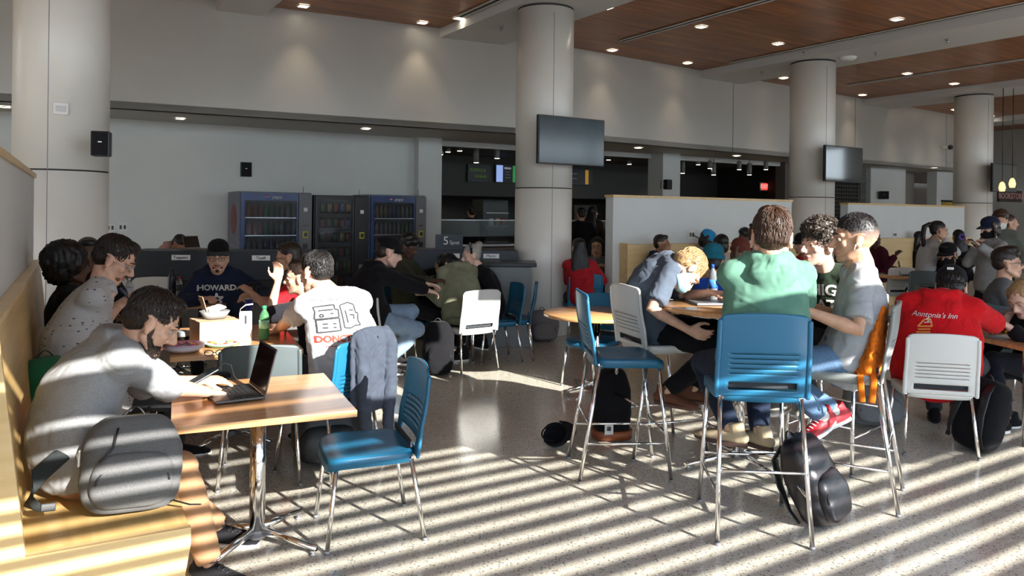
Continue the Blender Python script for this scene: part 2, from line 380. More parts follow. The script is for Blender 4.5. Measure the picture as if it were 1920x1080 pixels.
# rolled mesh grille right of the third column
gr = thing('security_grille', BW(16.2, 0.1), 'dark closed security grille beside the third column', 'grille')
m = MB(); m.box(BW(16.33, -0.25, 1.5), (2.76, 0.02, 3.0), X=BD); m.obj('backing', M_DARK, gr)
m = MB()
for i in range(26): m.box(BW(14.97 + i * 0.107, 0.0, 1.5), (0.012, 0.012, 3.0), X=BD)
for k in range(28): m.box(BW(16.3, 0.01, 0.1 + k * 0.104), (2.74, 0.014, 0.02), X=BD)
m.obj('mesh', mat('grille_metal', (0.10, 0.095, 0.08), 0.4, metal=0.6), gr)
# far right: lobby wall seen past the last column
lobby = mat('lobby_wall', (0.17, 0.13, 0.115), 0.6)
q0 = BW(23.2, 0.1); q1 = q0 + BX * 3.0
wallseg(F[2] + BX * 3.4 - AX * 0.2, F[2] + BX * 3.4 + AX * 16, 2.9, ZW, 0.12, 'wall_lobby_upper', lobby)
wallseg(F[2], F[2] + BX * 3.5, ZS, ZW, -0.12, 'wall_back_return', M_WALL)
wallseg(F[2] + BX * 5.4 - AX * 2, F[2] + BX * 5.4 + AX * 16, 0, 3.0, 0.12, 'wall_lobby', mat('lobby_lower', (0.13, 0.115, 0.105), 0.6))
# left, right and window walls (they close the room around the camera)
for b0, b1 in ((-2.3, 12.0),): struct(MB().slab([AB(-10, b0)[:2], AB(-9.85, b0)[:2], AB(-9.85, b1)[:2], AB(-10, b1)[:2]], 0, ZW).obj('wall_left', M_WALL))
struct(MB().slab([AB(28, -2.3)[:2], AB(28.2, -2.3)[:2], AB(28.2, 26)[:2], AB(28, 26)[:2]], 0, ZW).obj('wall_right', M_WALL))
m = MB(); WB = -2.0
def wbar(a0, a1, z0, z1, d=0.12): m.slab([AB(a0, WB - d)[:2], AB(a1, WB - d)[:2], AB(a1, WB)[:2], AB(a0, WB)[:2]], z0, z1)
wbar(-10, 28, 0, 0.35); wbar(-10, 1.0, 2.84, 3.16); wbar(2.7, 28, 2.84, 3.16); wbar(1.0, 2.7, 2.90, 2.95); wbar(1.0, 2.7, 3.02, 3.07); wbar(1.0, 2.7, 3.14, 3.18); wbar(-10, 28, 4.56, ZW); wbar(-0.8, 2.35, 3.40, 4.56); wbar(-0.8, 1.5, 3.22, 3.29); wbar(4.15, 5.2, 4.05, 4.56); wbar(6.0, 7.35, 2.05, 2.84); wbar(6.0, 7.35, 3.16, 4.56)  # unseen wall; some piers, panels and slats added only to block sun in places
struct(m.obj('wall_window', M_WALL))
for k, a in enumerate((-9.9, -6.6, 9.6, 14.4, 19.2, 24.0)):
    m = MB(); wbar(a, a + 0.1, 0.35, 4.56, 0.14); struct(m.obj('window_frame', M_GREY))
for k, (a0, a1) in enumerate(((-9.9, -6.6), (-6.5, 9.6), (9.7, 14.4), (14.5, 19.2), (19.3, 28))):
    m = MB()
    z = 0.95
    while z < 2.84:
        m.slab([AB(a0, WB - 0.07)[:2], AB(a1, WB - 0.07)[:2], AB(a1, WB - 0.03)[:2], AB(a0, WB - 0.03)[:2]], z, z + 0.036); z += 0.084
    struct(m.obj('window_louvre', M_WALLW))

m = MB(); m.slab([AB(7.3, -8.4)[:2], AB(30, -8.4)[:2], AB(30, WB - 0.15)[:2], AB(7.3, WB - 0.15)[:2]], 4.62, 4.9); struct(m.obj('sun_block_slab', M_CEILW))  # unseen slab outside, added to keep direct sun off the hall's right side
# round columns, in the beam lines
def column(a, b, name):
    c = AB(a, b); t = thing('round_column', c, name, 'column', 'round columns along the hall'); t['kind'] = 'structure'
    R = 0.40
    m = MB(); m.lathe(c, [(R, 0), (R, 2.005)], 48); m.lathe(c, [(R, 2.02), (R, ZB - 0.03)], 48); o = m.obj('shaft', M_COLUMN, t)
    MB().lathe(c, [(R - 0.006, 1.99), (R - 0.006, 2.03)], 48).obj('joint', M_GAP, t)
    m = MB(); m.lathe(c, [(R - 0.008, ZB - 0.03), (R - 0.008, ZB + 0.02)], 48); m.obj('collar', M_GAP, t)
    m = MB(); m.box(c - BX * (R - 0.001) + AX * -0.12 + BX * 0.018 + UP * 2.2, (0.006, 0.006, 4.4), X=AX); m.obj('seam', M_GREY, t)
    return c
CP = [Vector((-4.27, 7.17, 0)), Vector((0.44, 10.64, 0)), Vector((5.57, 14.1, 0)), Vector((10.76, 17.7, 0))]
C4 = [column(p.dot(AX), p.dot(BX), l) for p, l in zip(CP, ('thick white column nearest on the left behind the bench wall', 'white column in the middle carrying the lit television', 'white column right of the middle carrying a black television', 'farthest white column at the right end of the hall'))]

# slot diffusers, sprinklers, downlights
def slot(p, q, label):
    p = Vector(p); q = Vector(q); d = (q - p).normalized(); t = thing('slot_diffuser', (p + q) / 2, label, 'air vent', 'slot diffusers in the ceiling'); L = (q - p).length
    for off in (-0.05, 0.05): MB().box((p + q) / 2 + d.cross(UP) * off - UP * 0.006, (L, 0.035, 0.012), X=d).obj('rail', M_CEILW, t)
    MB().box((p + q) / 2 - UP * 0.002, (L, 0.066, 0.006), X=d).obj('slot', M_GAP, t)
slot(G(1165, 77, ZW - .01), G(1165, 77, ZW - .01) - BX * 8, 'long linear air slot in the wood ceiling right of the middle column')
slot(G(862, 31, ZW - .01), G(862, 31, ZW - .01) - BX * 6, 'linear air slot in the ceiling left of the middle column')
slot(G(1372, 118, ZW - .01), G(1372, 118, ZW - .01) - BX * 9, 'thin air slot along the beam edge before the third column')
slot(G(1588, 160, ZW - .01), G(1588, 160, ZW - .01) - BX * 12, 'thin air slot in the wood ceiling right of the third column')
slot(G(1712, 196, ZW - .01), G(1712, 196, ZW - .01) - BX * 12, 'far air slot in the wood ceiling near the last column')
def downlight(c, label, group, size=0.15, power=0, zoff=0.0):
    t = thing('recessed_downlight', c, label, 'ceiling light', group)
    m = MB()
    for (dx, dy, w, h) in ((0, size / 2, size, .02), (0, -size / 2, size, .02), (size / 2, 0, .02, size), (-size / 2, 0, .02, size)):
        m.box(c + AX * dx + BX * dy - UP * 0.005, (w, h, 0.012), X=AX)
    m.obj('frame', M_WHITEP, t); MB().box(c - UP * 0.002, (size, size, 0.006), X=AX).obj('lens', M_LAMP, t)
    if power:
        ld = bpy.data.lights.new('downlight_lamp', 'SPOT'); ld.energy = power; ld.spot_size = math.radians(70); ld.spot_blend = 0.9; ld.color = (1.0, 0.78, 0.55); ld.shadow_soft_size = 0.05
        lo = bpy.data.objects.new('downlight_lamp', ld); COL.objects.link(lo); lo.parent = t; lo.location = (0, 0, -0.03)
for i, (x, y) in enumerate(((569, 11), (792, 42), (1138, 14), (1315, 50), (1459, 82), (1148, 94), (1289, 118), (1682, 36), (1701, 138), (1789, 157), (1617, 178), (1820, 206))):
    wallish = (x, y) in ((569, 11), (792, 42), (1148, 94), (1289, 118), (1617, 178))
    downlight(G(x, y, ZW - 0.004), None, 'square downlights in the wood ceiling', power=22 if wallish else 6)
    bpy.data.objects[-1] if False else None
for s, k in ((-4.95, 0), (-2.75, 0)):
    pass
EXTRA = []
for p in (F[0].lerp(F[1], 0.55), F[0].lerp(F[1], 0.36), F[1].lerp(F[2], 0.155 - 0.24), F[1].lerp(F[2], 0.40), F[1].lerp(F[2], 0.72), F[1].lerp(F[2], 0.86), F[1].lerp(F[2], 0.99)):
    downlight(p - BX * 0.55 + UP * (ZW - 0.004), None, 'square downlights in the wood ceiling', power=22)
for i, (x, y) in enumerate(((338, 222), (686, 241), (1197, 277), (1381, 292), (1752, 314), (10, 200))):
    downlight(G(x, y, ZS - 0.004), None, 'small downlights in the dark soffit', size=0.13, power=8)
for o in bpy.data.objects:
    if o.name.startswith('recessed_downlight'):
        o['label'] = 'small square recessed downlight, lit, in the wood ceiling' if o.location.z > 4 else 'small square recessed downlight, lit, in the grey soffit'
for i, (x, y, l) in enumerate(((940, 50, 'near the middle column'), (1508, 97, 'left of the third column'), (1643, 98, 'right of the third column'), (1429, 135, 'over the upper wall'), (1777, 73, 'in the wide white beam'))):
    c = G(x, y, ZB); t = MB(); t.cyl(c, c - UP * 0.02, 0.035); t.cyl(c - UP * 0.02, c - UP * 0.06, 0.012); t.cyl(c - UP * 0.06, c - UP * 0.066, 0.022)
    tag(t.obj('sprinkler_head', M_STEEL), 'small ceiling sprinkler head in a white beam ' + l, 'sprinkler', 'sprinkler heads')
c = G(1590, 107, ZB); t = thing('smoke_detector', c, 'flat round white smoke detector under the beam by the third column', 'detector')
MB().lathe(c, [(0.0, -0.06), (0.10, -0.055), (0.14, -0.03), (0.15, 0)], 28).obj('cover', M_WHITEP, t)
MB().lathe(c, [(0.16, -0.008), (0.16, 0)], 28).obj('base', M_CEILW, t)
c = C4[0] + Vector((0.02, -0.42, 3.0)); c = W(114, 203, 6.78)
t = thing('wall_device', c, 'small square white wall device high on the nearest column', 'wall device')
dv = (c - C4[0]); dv.z = 0; dv.normalize(); c = C4[0] + dv * 0.41 + UP * c.z; sdv = UP.cross(dv)
MB().box(c, (0.12, 0.03, 0.11), X=sdv, bev=0.01).obj('housing', M_WHITEP, t); MB().box(c + dv * 0.02, (0.08, 0.012, 0.05), X=sdv, bev=0.004).obj('grille', M_CEILW, t)

# bench wall on the left: low white partition with a wood cap
P0 = Vector((-1.71, 2.63, 0))          # seat/back junction at the bench's near end
t = thing('low_partition', P0, 'low white partition wall with wood cap behind the left bench', 'partition'); t['kind'] = 'structure'
s0, s1 = -2.2, 3.9
BB = Vector((-0.496, 0.868, 0)).normalized(); BA = Vector((BB.y, -BB.x, 0))
def L2(s, off, z=0.0): return P0 + BB * s + BA * off + UP * z
MB().slab([L2(s0, -0.29)[:2], L2(s0, -0.13)[:2], L2(s1, -0.13)[:2], L2(s1, -0.29)[:2]][::-1], 0, 1.90).obj('panel', M_WALLW, t)
MB().slab([L2(s0, -0.305)[:2], L2(s0, -0.115)[:2], L2(s1 + .015, -0.115)[:2], L2(s1 + .015, -0.305)[:2]][::-1], 1.90, 1.935).obj('cap', M_WBENCH, t)
t = thing('bench', P0, 'long light wood booth bench along the left wall', 'bench')
m = MB()   # reclined back panel
def prism(s0, s1, sect, m):  # section in (off, z)
    n = len(sect); vs = [L2(s0, a, z) for a, z in sect] + [L2(s1, a, z) for a, z in sect]
    m.add(vs, [list(range(n)), list(range(n, 2 * n))[::-1]] + [(i, n + i, n + (i + 1) % n, (i + 1) % n) for i in range(n)], False)
prism(0.03, s1, [(0.0, 0.44), (-0.085, 1.235), (-0.129, 1.235), (-0.129, 0.44)], m); m.obj('backrest', M_WBENCH, t)
m = MB(); prism(0.03, s1, [(-0.129, 1.235), (-0.129, 1.26), (-0.07, 1.26), (-0.07, 1.235)], m); m.obj('top_rail', M_WBENCHV, t)
m = MB(); prism(0.03, s1, [(-0.02, 0.42), (-0.02, 0.45), (0.56, 0.45), (0.56, 0.42)], m); m.obj('seat', M_WBENCH, t)
m = MB(); prism(0.03, s1, [(0.44, 0.0), (0.44, 0.42), (0.49, 0.42), (0.49, 0.0)], m); m.obj('front_panel', M_WBENCH, t)
m = MB(); prism(-0.005, 0.03, [(-0.129, 0.0), (-0.129, 1.265), (-0.06, 1.265), (0.028, 0.475), (0.03, 0.456), (0.565, 0.456), (0.565, 0.39), (0.50, 0.0)], m); m.obj('end_panel', M_WBENCHV, t)
# second and third partitions with booth benches facing the camera
def booth(p, L, lab, lab2, wood_off=0.15):
    t = thing('low_partition', p, lab, 'partition'); t['kind'] = 'structure'; q = p + AX * L
    def R(a, b): return (p + AX * a + BX * b)[:2]
    MB().slab([R(0, 0), R(L, 0), R(L, 0.16), R(0, 0.16)], 0, 1.90).obj('panel', M_WALLW, t)
    MB().slab([R(-.01, -0.015), R(L + .01, -0.015), R(L + .01, 0.175), R(-.01, 0.175)], 1.90, 1.935).obj('cap', M_WBENCH, t)
    t = thing('bench', p, lab2, 'bench'); a0 = wood_off
    MB().slab([R(a0, -0.16), R(L - .02, -0.16), R(L - .02, -0.002), R(a0, -0.002)], 0.44, 1.25).obj('backrest', M_WBENCHV, t)
    MB().slab([R(a0, -0.6), R(L - .02, -0.6), R(L - .02, -0.161), R(a0, -0.161)], 0.40, 0.45).obj('seat', M_WBENCH, t)
    MB().slab([R(a0 + .04, -0.52), R(L - .06, -0.52), R(L - .06, -0.01), R(a0 + .04, -0.01)], 0.0, 0.399).obj('base', M_WBENCHV, t)
    MB().slab([R(a0 - .03, -0.17), R(a0, -0.17), R(a0, -0.002), R(a0 - .03, -0.002)], 0.0, 1.27).obj('end_panel', M_WBENCHV, t)
BOOTH1 = G(1150, 365, 1.935); BOOTH1.z = 0; b1e = G(1438, 375, 1.935); b1e.z = 0
booth(BOOTH1, (b1e - BOOTH1).length, 'low white partition right of the middle column', 'light wood booth bench in front of the middle partition')
BOOTH2 = G(1590, 380, 1.935); BOOTH2.z = 0; b2e = G(1765, 386, 1.935); b2e.z = 0
booth(BOOTH2, (b2e - BOOTH2).length, 'low white partition beside the third column, smaller in view', 'light wood booth bench in front of the far partition')
# ------------------------------------------------------------------ furniture builders (built at the origin, then placed and copied)
M_BLUE = mat('blue_shell', (0.012, 0.115, 0.215), 0.33, spec=0.5, bump=0.1, bscale=500)
M_WSHELL = mat('white_shell', (0.60, 0.61, 0.58), 0.4, bump=0.1, bscale=500)
M_GSHELL = mat('grey_shell', (0.065, 0.082, 0.085), 0.4, bump=0.1, bscale=500)
M_CUSH = mat('dark_seat_pad', (0.02, 0.024, 0.03), 0.7, bump=0.3, bscale=600)
M_PADBL = mat('navy_seat_pad', (0.018, 0.032, 0.055), 0.6, bump=0.3, bscale=600)

def grid_solid(mb, P, nu, nv, hole, th):
    """P(u,v)->(point, normal); solid sheet of thickness th with faces dropped where hole(i,j)."""
    A = [[P(i / nu, j / nv) for i in range(nu + 1)] for j in range(nv + 1)]
    vs = []; idx = {}
    for j in range(nv + 1):
        for i in range(nu + 1):
            p, n = A[j][i]; idx[(i, j)] = len(vs); vs.append(p + n * th / 2); vs.append(p - n * th / 2)
    fs = []; solid = lambda i, j: 0 <= i < nu and 0 <= j < nv and not hole(i, j)
    for j in range(nv):
        for i in range(nu):
            if not solid(i, j): continue
            a, b, c, d = idx[(i, j)], idx[(i + 1, j)], idx[(i + 1, j + 1)], idx[(i, j + 1)]
            fs.append((a, b, c, d)); fs.append((d + 1, c + 1, b + 1, a + 1))
            for (ni, nj, p, q) in ((i, j - 1, a, b), (i + 1, j, b, c), (i, j + 1, c, d), (i - 1, j, d, a)):
                if not solid(ni, nj): fs.append((p, p + 1, q + 1, q))
    mb.add(vs, fs, True)

def seat_parts(h):
    """meshes of a stacking chair whose seat top is h above the floor; the sitter faces +Y."""
    m = MB(); W2, D2 = 0.235, 0.225
    n = 40; prof = [(1.0, -0.052), (1.0, -0.012), (0.985, 0.0), (0.9, 0.003), (0.6, -0.004), (0.25, -0.008), (0.0, -0.009)]
    vs = []; fs = []
    prof2 = [(0.0, -0.03), (0.90, -0.03), (0.96, -0.05)] + prof
    for (k, z) in prof2:
        for i in range(n):
            a = 2 * math.pi * i / n; ca, sa = math.cos(a), math.sin(a); e = 0.36
            x = math.copysign(abs(ca) ** e, ca) * W2 * k; y = math.copysign(abs(sa) ** e, sa) * D2 * k
            zz = z + (-0.022 * max(0, (y / D2 - 0.55) / 0.45) ** 2) + 0.006 * (x / W2) ** 2
            vs.append((x * (1.0 + 0.02 * y / D2), y, h + zz))
    for r in range(len(prof2) - 1):
        for i in range(n): fs.append((r * n + i, r * n + (i + 1) % n, (r + 1) * n + (i + 1) % n, (r + 1) * n + i))
    m.add(vs, fs, True); seat = m.mesh('seat', M_BLUE)
    H = 0.43; nu, nv = 24, 43
    def P(u, v):
        x = (u * 2 - 1); z = h - 0.02 + v * H
        # rounded upper corners
        w = 0.232 - 0.008 * v
        if v > 0.93: w -= 0.028 * (1 - math.sqrt(max(0, 1 - ((v - 0.93) / 0.07) ** 2)))
        y = -0.222 - 0.085 * v - 0.02 * math.sin(v * math.pi) + 0.028 * x * x * min(1, v * 3) - 0.02 * max(0, v - 0.8) * 5 * max(0, v - 0.8)
        zz = z + (0.012 * (1 - x * x) * v)
        return Vector((x * w, y, zz)), Vector((-0.15 * x, 1, 0.12)).normalized()
    slots = {11, 14, 17, 20, 23}
    def hole(i, j):
        if 3 <= j <= 6 and 3 <= i < nu - 3: return True
        return j in slots and 3 <= i < nu - 3
    m = MB(); 
    # non-uniform rows: the slot rows are thin
    rows = [0.0]
    for j in range(nv): rows.append(rows[-1] + (0.42 if j in slots else 1.0))
    tot = rows[-1]; P2 = lambda u, v: P(u, rows[int(round(v * nv))] / tot)
    grid_solid(m, P2, nu, nv, hole, 0.011)
    # thicker side rims
    for s in (0, 1):
        m.ring([P(s, v / 12)[0] + Vector((0, -0.006, 0)) for v in range(0, 12)], [(0.011, 0.014)] * 12, n=8, cap='round')
    back = m.mesh('backrest', M_BLUE)
    pad = MB(); pad.box((0, -0.203, h + 0.033), (0.38, 0.012, 0.034), bev=0.004); pad = pad.mesh('rear_pad', M_CUSH)
    return seat, back, pad
def make_chair(h=0.45, stool=False):
    t = thing('stool' if stool else 'chair', (0, 0, 0), 'x', 'stool' if stool else 'chair')
    s, b, pad = seat_parts(h); link('seat', s, t); link('backrest', b, t); link('lumbar_pad', pad, t)
    k = 0.09 if stool else 0.05; r = 0.0125 if stool else 0.0115; T = {}
    for (sx, sy) in ((-1, 1), (1, 1), (-1, -1), (1, -1)):
        a = Vector((sx * 0.205, sy * 0.175 if sy > 0 else -0.20, h - 0.035)); f = Vector((sx * (0.205 + 0.03), (0.175 + k * 0.9) if sy > 0 else -(0.20 + k * 1.35), 0.0))
        m = MB(); m.ring([a, f + UP * 0.012], r, n=12); m.cur = 1; m.ring([f + UP * 0.016, f], r * 1.12, n=12)
        m.obj('leg', [M_CHROME, M_GREY], t); T[(sx, sy)] = (a, f)
    m = MB(); m.ring([T[(-1, 1)][0] + UP * .002, T[(1, 1)][0] + UP * .002], 0.009, n=8); m.ring([T[(-1, -1)][0] + UP * .002, T[(1, -1)][0] + UP * .002], 0.009, n=8)
    m.ring([T[(-1, 1)][0] + UP * .002, T[(-1, -1)][0] + UP * .002], 0.009, n=8); m.ring([T[(1, 1)][0] + UP * .002, T[(1, -1)][0] + UP * .002], 0.009, n=8)
    m.obj('seat_frame', M_CHROME, t)
    if stool:
        def at(k_, z): a, f = T[k_]; q = (a.z - z) / (a.z - f.z); return a.lerp(f, q)
        for (p, q, z) in (((-1, 1), (1, 1), 0.30), ((-1, -1), (1, -1), 0.36), ((-1, 1), (-1, -1), 0.24), ((1, 1), (1, -1), 0.24)):
            MB().ring([at(p, z), at(q, z)], 0.008, n=8).obj('footrest', M_CHROME, t)
    return t
PROTO = {}
def seat_at(c, deg, color, label, group, stool=False, pad=None):
    key = stool
    if key not in PROTO: t = PROTO[key] = make_chair(0.76 if stool else 0.45, stool)
    else: t = copy_tree(PROTO[key])
    t.location = (c[0], c[1], 0); t.rotation_euler = (0, 0, math.radians(deg - 90)); tag(t, label, 'stool' if stool else 'chair', group)
    for ch in t.children:
        n = ch.name.split('.')[0]
        if n in ('seat', 'backrest', 'lumbar_pad'):
            ch.material_slots[0].link = 'OBJECT'
            ch.material_slots[0].material = color if n != 'lumbar_pad' else M_CUSH
            if n == 'seat' and pad: ch.material_slots[0].material = pad
    return t

def table_round(c, r, h, label, group=None, base_deg=20, ring=False, foot=0.33):
    t = thing('round_table', (c[0], c[1], 0), label, 'table', group); c = Vector((c[0], c[1], 0))
    m = MB(); m.lathe(c, [(r - 0.004, h - 0.032), (r, h - 0.028), (r, h - 0.004), (r - 0.004, h), (0.0, h)], 56); m.lathe(c, [(0.0, h - 0.032), (r - 0.004, h - 0.032)], 56)
    m.obj('tabletop', M_WTABLE, t); pedestal(t, c, h - 0.032, base_deg, foot, ring)
    return t
def pedestal(t, c, h, deg, foot, ring=False, r=0.038):
    m = MB(); m.cyl(c + UP * 0.05, c + UP * (h - 0.012), r, 24); m.obj('column', M_CHROME, t)
    m = MB(); m.cyl(c + UP * 0.035, c + UP * 0.075, r * 1.15, 24); m.obj('collar', M_GREY, t)
    m = MB(); m.box(c + UP * (h - 0.007), (0.36, 0.06, 0.012), X=ang(deg)); m.box(c + UP * (h - 0.007), (0.06, 0.36, 0.012), X=ang(deg)); m.obj('mounting_plate', M_GREY, t)
    for k in range(4):
        d = ang(deg + 90 * k); s = UP.cross(d)
        m = MB(); m.ring([c + d * 0.02 + UP * 0.075, c + d * foot * 0.5 + UP * 0.058, c + d * foot + UP * 0.036], [(0.017, 0.022), (0.017, 0.017), (0.018, 0.011)], side=s, n=12)
        o = m.obj('foot', M_CHROME, t)
        m = MB(); m.lathe(c + d * (foot - 0.025), [(0.016, 0.0), (0.018, 0.006), (0.007, 0.01), (0.007, 0.028)], 14); m.obj('glide', M_GREY, o)
    if ring:
        m = MB(); m.ring([c + ang(a * 15) * 0.215 + UP * 0.27 for a in range(24)], 0.011, n=8, closed=True, cap=False)
        for k in range(4): m.ring([c + ang(deg + 45 + 90 * k) * 0.03 + UP * 0.27, c + ang(deg + 45 + 90 * k) * 0.215 + UP * 0.27], 0.008, n=8)
        m.obj('foot_ring', M_CHROME, t)
def table_square(c, wa, wb, label, deg=None, group=None, h=0.74, twin=False, legs=False):
    X = ang(deg) if deg is not None else AX; Y = UP.cross(X); c = Vector((c[0], c[1], 0))
    t = thing('table', c, label, 'table', group)
    m = MB(); m.box(c + UP * (h - 0.016), (wa, wb, 0.032), X=X, bev=0.003); m.obj('tabletop', M_WTABLE, t)
    d0 = math.degrees(math.atan2(X.y, X.x)) + 45
    if legs:
        for (i, j) in ((-1, -1), (-1, 1), (1, -1), (1, 1)):
            p = c + X * i * (wa / 2 - .05) + Y * j * (wb / 2 - .05); m = MB(); m.cyl(p, p + UP * (h - 0.033), 0.019); m.obj('leg', M_CHROME, t)
    else: pedestal(t, c, h - 0.032, d0, 0.36)
    return t

def backpack(c, face, size, color, label, m_trim=None, lean=0.0, loc_z=0.0, handle=True, pocket=True, roll=0.0, squash=1.0, twist=0.0, straps=True, extra=None, panel=None):
    """c: centre of the base on what carries it; face: yaw of its front pocket; lean: degrees it tips back"""
    w, d, h = size; t = thing('backpack', c, label, 'backpack'); m_trim = m_trim or M_BLACK
    R = Matrix.Rotation(math.radians(face + 90), 4, 'Z') @ Matrix.Rotation(math.radians(roll), 4, 'Y') @ Matrix.Rotation(math.radians(-lean), 4, 'X')
    # local: front is -Y
    T = Matrix.Translation(Vector(c)) @ R
    def put(mb, name, mt, par=t):
        lo = 1e9
        mb.v = [tuple(T @ Vector(v)) for v in mb.v]; return mb.obj(name, mt, par)
    seed = random.random() * 50
    def body(w, d, h, y0=0.0, z0=0.0, top=0.72, n=30, nz=22, amp=0.012):
        m = MB(); vs = []; fs = []
        for k in range(nz + 1):
            q = k / nz; zz = h * (1 - math.cos(q * math.pi)) / 2
            s = (abs(math.sin(q * math.pi)) ** 0.36) * (1 - (1 - top) * max(0, q - 0.35) ** 1.4)
            for i in range(n):
                a = 2 * math.pi * i / n; ca, sa = math.cos(a), math.sin(a)
                x = math.copysign(abs(ca) ** 0.62, ca) * w / 2 * s; y = math.copysign(abs(sa) ** 0.7, sa) * d / 2 * (s ** 0.9) * (1 + 0.12 * math.sin(q * 3))
                p = Vector((x, y + y0, zz + z0)); nn = noise.noise(p * 9 + Vector((seed, 0, 0))) + 0.5 * noise.noise(p * 22)
                k2 = 1 if 0 < k < nz else 0
                vs.append(p + Vector((ca, sa, 0)) * (amp * nn * k2) + UP * (amp * 0.5 * noise.noise(p * 8) * (1 if k > 2 else 0)))
        for k in range(nz):
            for i in range(n): fs.append((k * n + i, k * n + (i + 1) % n, (k + 1) * n + (i + 1) % n, (k + 1) * n + i))
        fs.append(list(range(n))[::-1]); fs.append([nz * n + i for i in range(n)])
        m.add(vs, fs, True); return m
    put(body(w, d, h * squash), 'main_compartment', color)
    if pocket:
        pk = put(body(w * 0.80, d * 0.42, h * 0.55 * squash, -d * 0.46, 0.02, 0.85, amp=0.008), 'front_pocket', panel or color)
        m = MB(); m.ring([Vector((math.cos(a) * w * 0.34, -d * 0.50 - 0.02 * 0 - d * 0.13, h * squash * (0.30 + 0.19 * math.sin(a)))) for a in [math.pi * k / 12 for k in range(13)]], 0.0045, n=6); put(m, 'zip', m_trim, pk)
    m = MB(); m.ring([Vector((math.cos(a) * w * 0.44, -d * 0.16, h * squash * (0.55 + 0.405 * math.sin(a)))) for a in [math.pi * k / 16 for k in range(17)]], (0.006, 0.006), n=6); put(m, 'zip', m_trim)
    if handle:
        m = MB(); m.ring([Vector((-0.045 + 0.09 * k / 8, d * 0.18, h * squash * 0.97 + 0.045 * math.sin(math.pi * k / 8))) for k in range(9)], (0.010, 0.004), n=8); put(m, 'handle', m_trim)
    if straps:
        for s in (-1, 1):
            pts = [Vector((s * w * 0.17, d * 0.36, h * .93)), Vector((s * w * 0.24, d * 0.56 + .02, h * .80)), Vector((s * w * 0.29, d * 0.60 + .03, h * .5)), Vector((s * w * 0.36, d * 0.55 + .02, h * .22)), Vector((s * w * 0.40, d * 0.45, h * .08))]
            m = MB(); m.ring(pts, [(0.030, 0.007), (0.032, 0.008), (0.030, 0.007), (0.014, 0.003), (0.011, 0.003)], side=(1, 0, 0), n=10); put(m, 'shoulder_strap', m_trim)
        m = MB(); m.box((w * 0.41, d * 0.47, h * .10), (0.03, 0.012, 0.03), bev=0.003); put(m, 'buckle', m_trim)
    if extra: extra(put, w, d, h)
    # settle on the surface that carries it
    return t
def settle(t, z):
    lo = min((world_of(o) @ v.co).z for o in t.children_recursive if o.type == 'MESH' for v in o.data.vertices)
    t.location.z += z - lo; return t

def bottle(c, h, r, label, cap, liquid=None, m_label=None, glass=None, neck=0.36):
    t = thing('bottle', c, label, 'bottle'); c = Vector(c)
    g = glass or mat('clear_pet', (0.85, 0.9, 0.92), 0.08, trans=0.85, ior=1.2)
    prof = [(0.0, 0.002), (r * 0.8, 0.0), (r, 0.012), (r, h * 0.25), (r * 0.96, h * 0.27), (r, h * 0.30), (r, h * 0.62), (r * 0.82, h * 0.76), (r * neck, h * 0.88), (r * neck, h * 0.93)]
    MB().lathe(c, prof, 24).obj('body', g, t)
    if liquid: MB().lathe(c, [(0.0, 0.004)] + [(max(0, x * 0.94), max(z, 0.004)) for x, z in prof[1:7]] + [(0.0, h * 0.62)], 20).obj('drink', liquid, t)
    if m_label: MB().lathe(c, [(r * 1.012, h * 0.34), (r * 1.012, h * 0.58)], 24).obj('paper_label', m_label, t)
    MB().lathe(c, [(r * neck * 1.12, h * 0.91), (r * neck * 1.12, h), (0, h)], 18).obj('cap', cap, t)
    return t

def laptop(c, deg, label, w=0.31, d=0.215, openang=108, body=None, keys=True, screen=None):
    """deg: yaw the user faces (from keyboard to hinge)"""
    c = Vector(c); Y = ang(deg); X = Y.cross(UP); t = thing('laptop', c, label, 'laptop'); body = body or mat('space_grey', (0.055, 0.052, 0.05), 0.35, metal=0.7)
    MB().box(c + UP * 0.008, (w, d, 0.014), X=X, bev=0.004).obj('base', body, t)
    if keys:
        m = MB()
        for r in range(5):
            n = 12 if r else 6
            for k in range(n):
                kw = w * 0.86 / n; m.box(c + X * ((k - (n - 1) / 2) * kw) + Y * (-0.028 + r * 0.023) + UP * 0.0165, (kw * 0.78, 0.016, 0.003), X=X)
        m.obj('keyboard', mat('key_caps', (0.006, 0.006, 0.007), 0.5), t)
        MB().box(c - Y * (d * 0.5 - 0.045) + UP * 0.0155, (0.11, 0.06, 0.001), X=X).obj('trackpad', mat('trackpad', (0.05, 0.048, 0.046), 0.25), t)
    a = math.radians(openang); hd = (Y * -math.cos(a) + UP * math.sin(a)); h0 = c + Y * d * 0.5 + UP * 0.016; hn = X.cross(hd)
    if openang < 179 and openang > 5:
        s = MB().box(h0 + hd * d * 0.49, (w, d * 0.98, 0.007), X=X, Y=hd, bev=0.003).obj('screen', body, t)
        MB().box(h0 + hd * d * 0.5 + hn * 0.0042, (w * 0.95, d * 0.86, 0.0012), X=X, Y=hd).obj('display', screen or mat('display_off', (0.016, 0.008, 0.007), 0.12), s)
    return t
def phone(c, deg, label, tilt=0.0, col=None):
    c = Vector(c); Y = (ang(deg) * math.cos(math.radians(tilt)) + UP * math.sin(math.radians(tilt))).normalized(); X = Y.cross(UP).normalized()
    t = thing('phone', c, label, 'phone'); MB().box(c, (0.074, 0.150, 0.009), X=X, Y=Y, bev=0.003).obj('case', col or M_BLACK, t)
    MB().box(c + X.cross(Y) * 0.0048, (0.068, 0.14, 0.0008), X=X, Y=Y).obj('screen', M_GLASSDK, t); return t
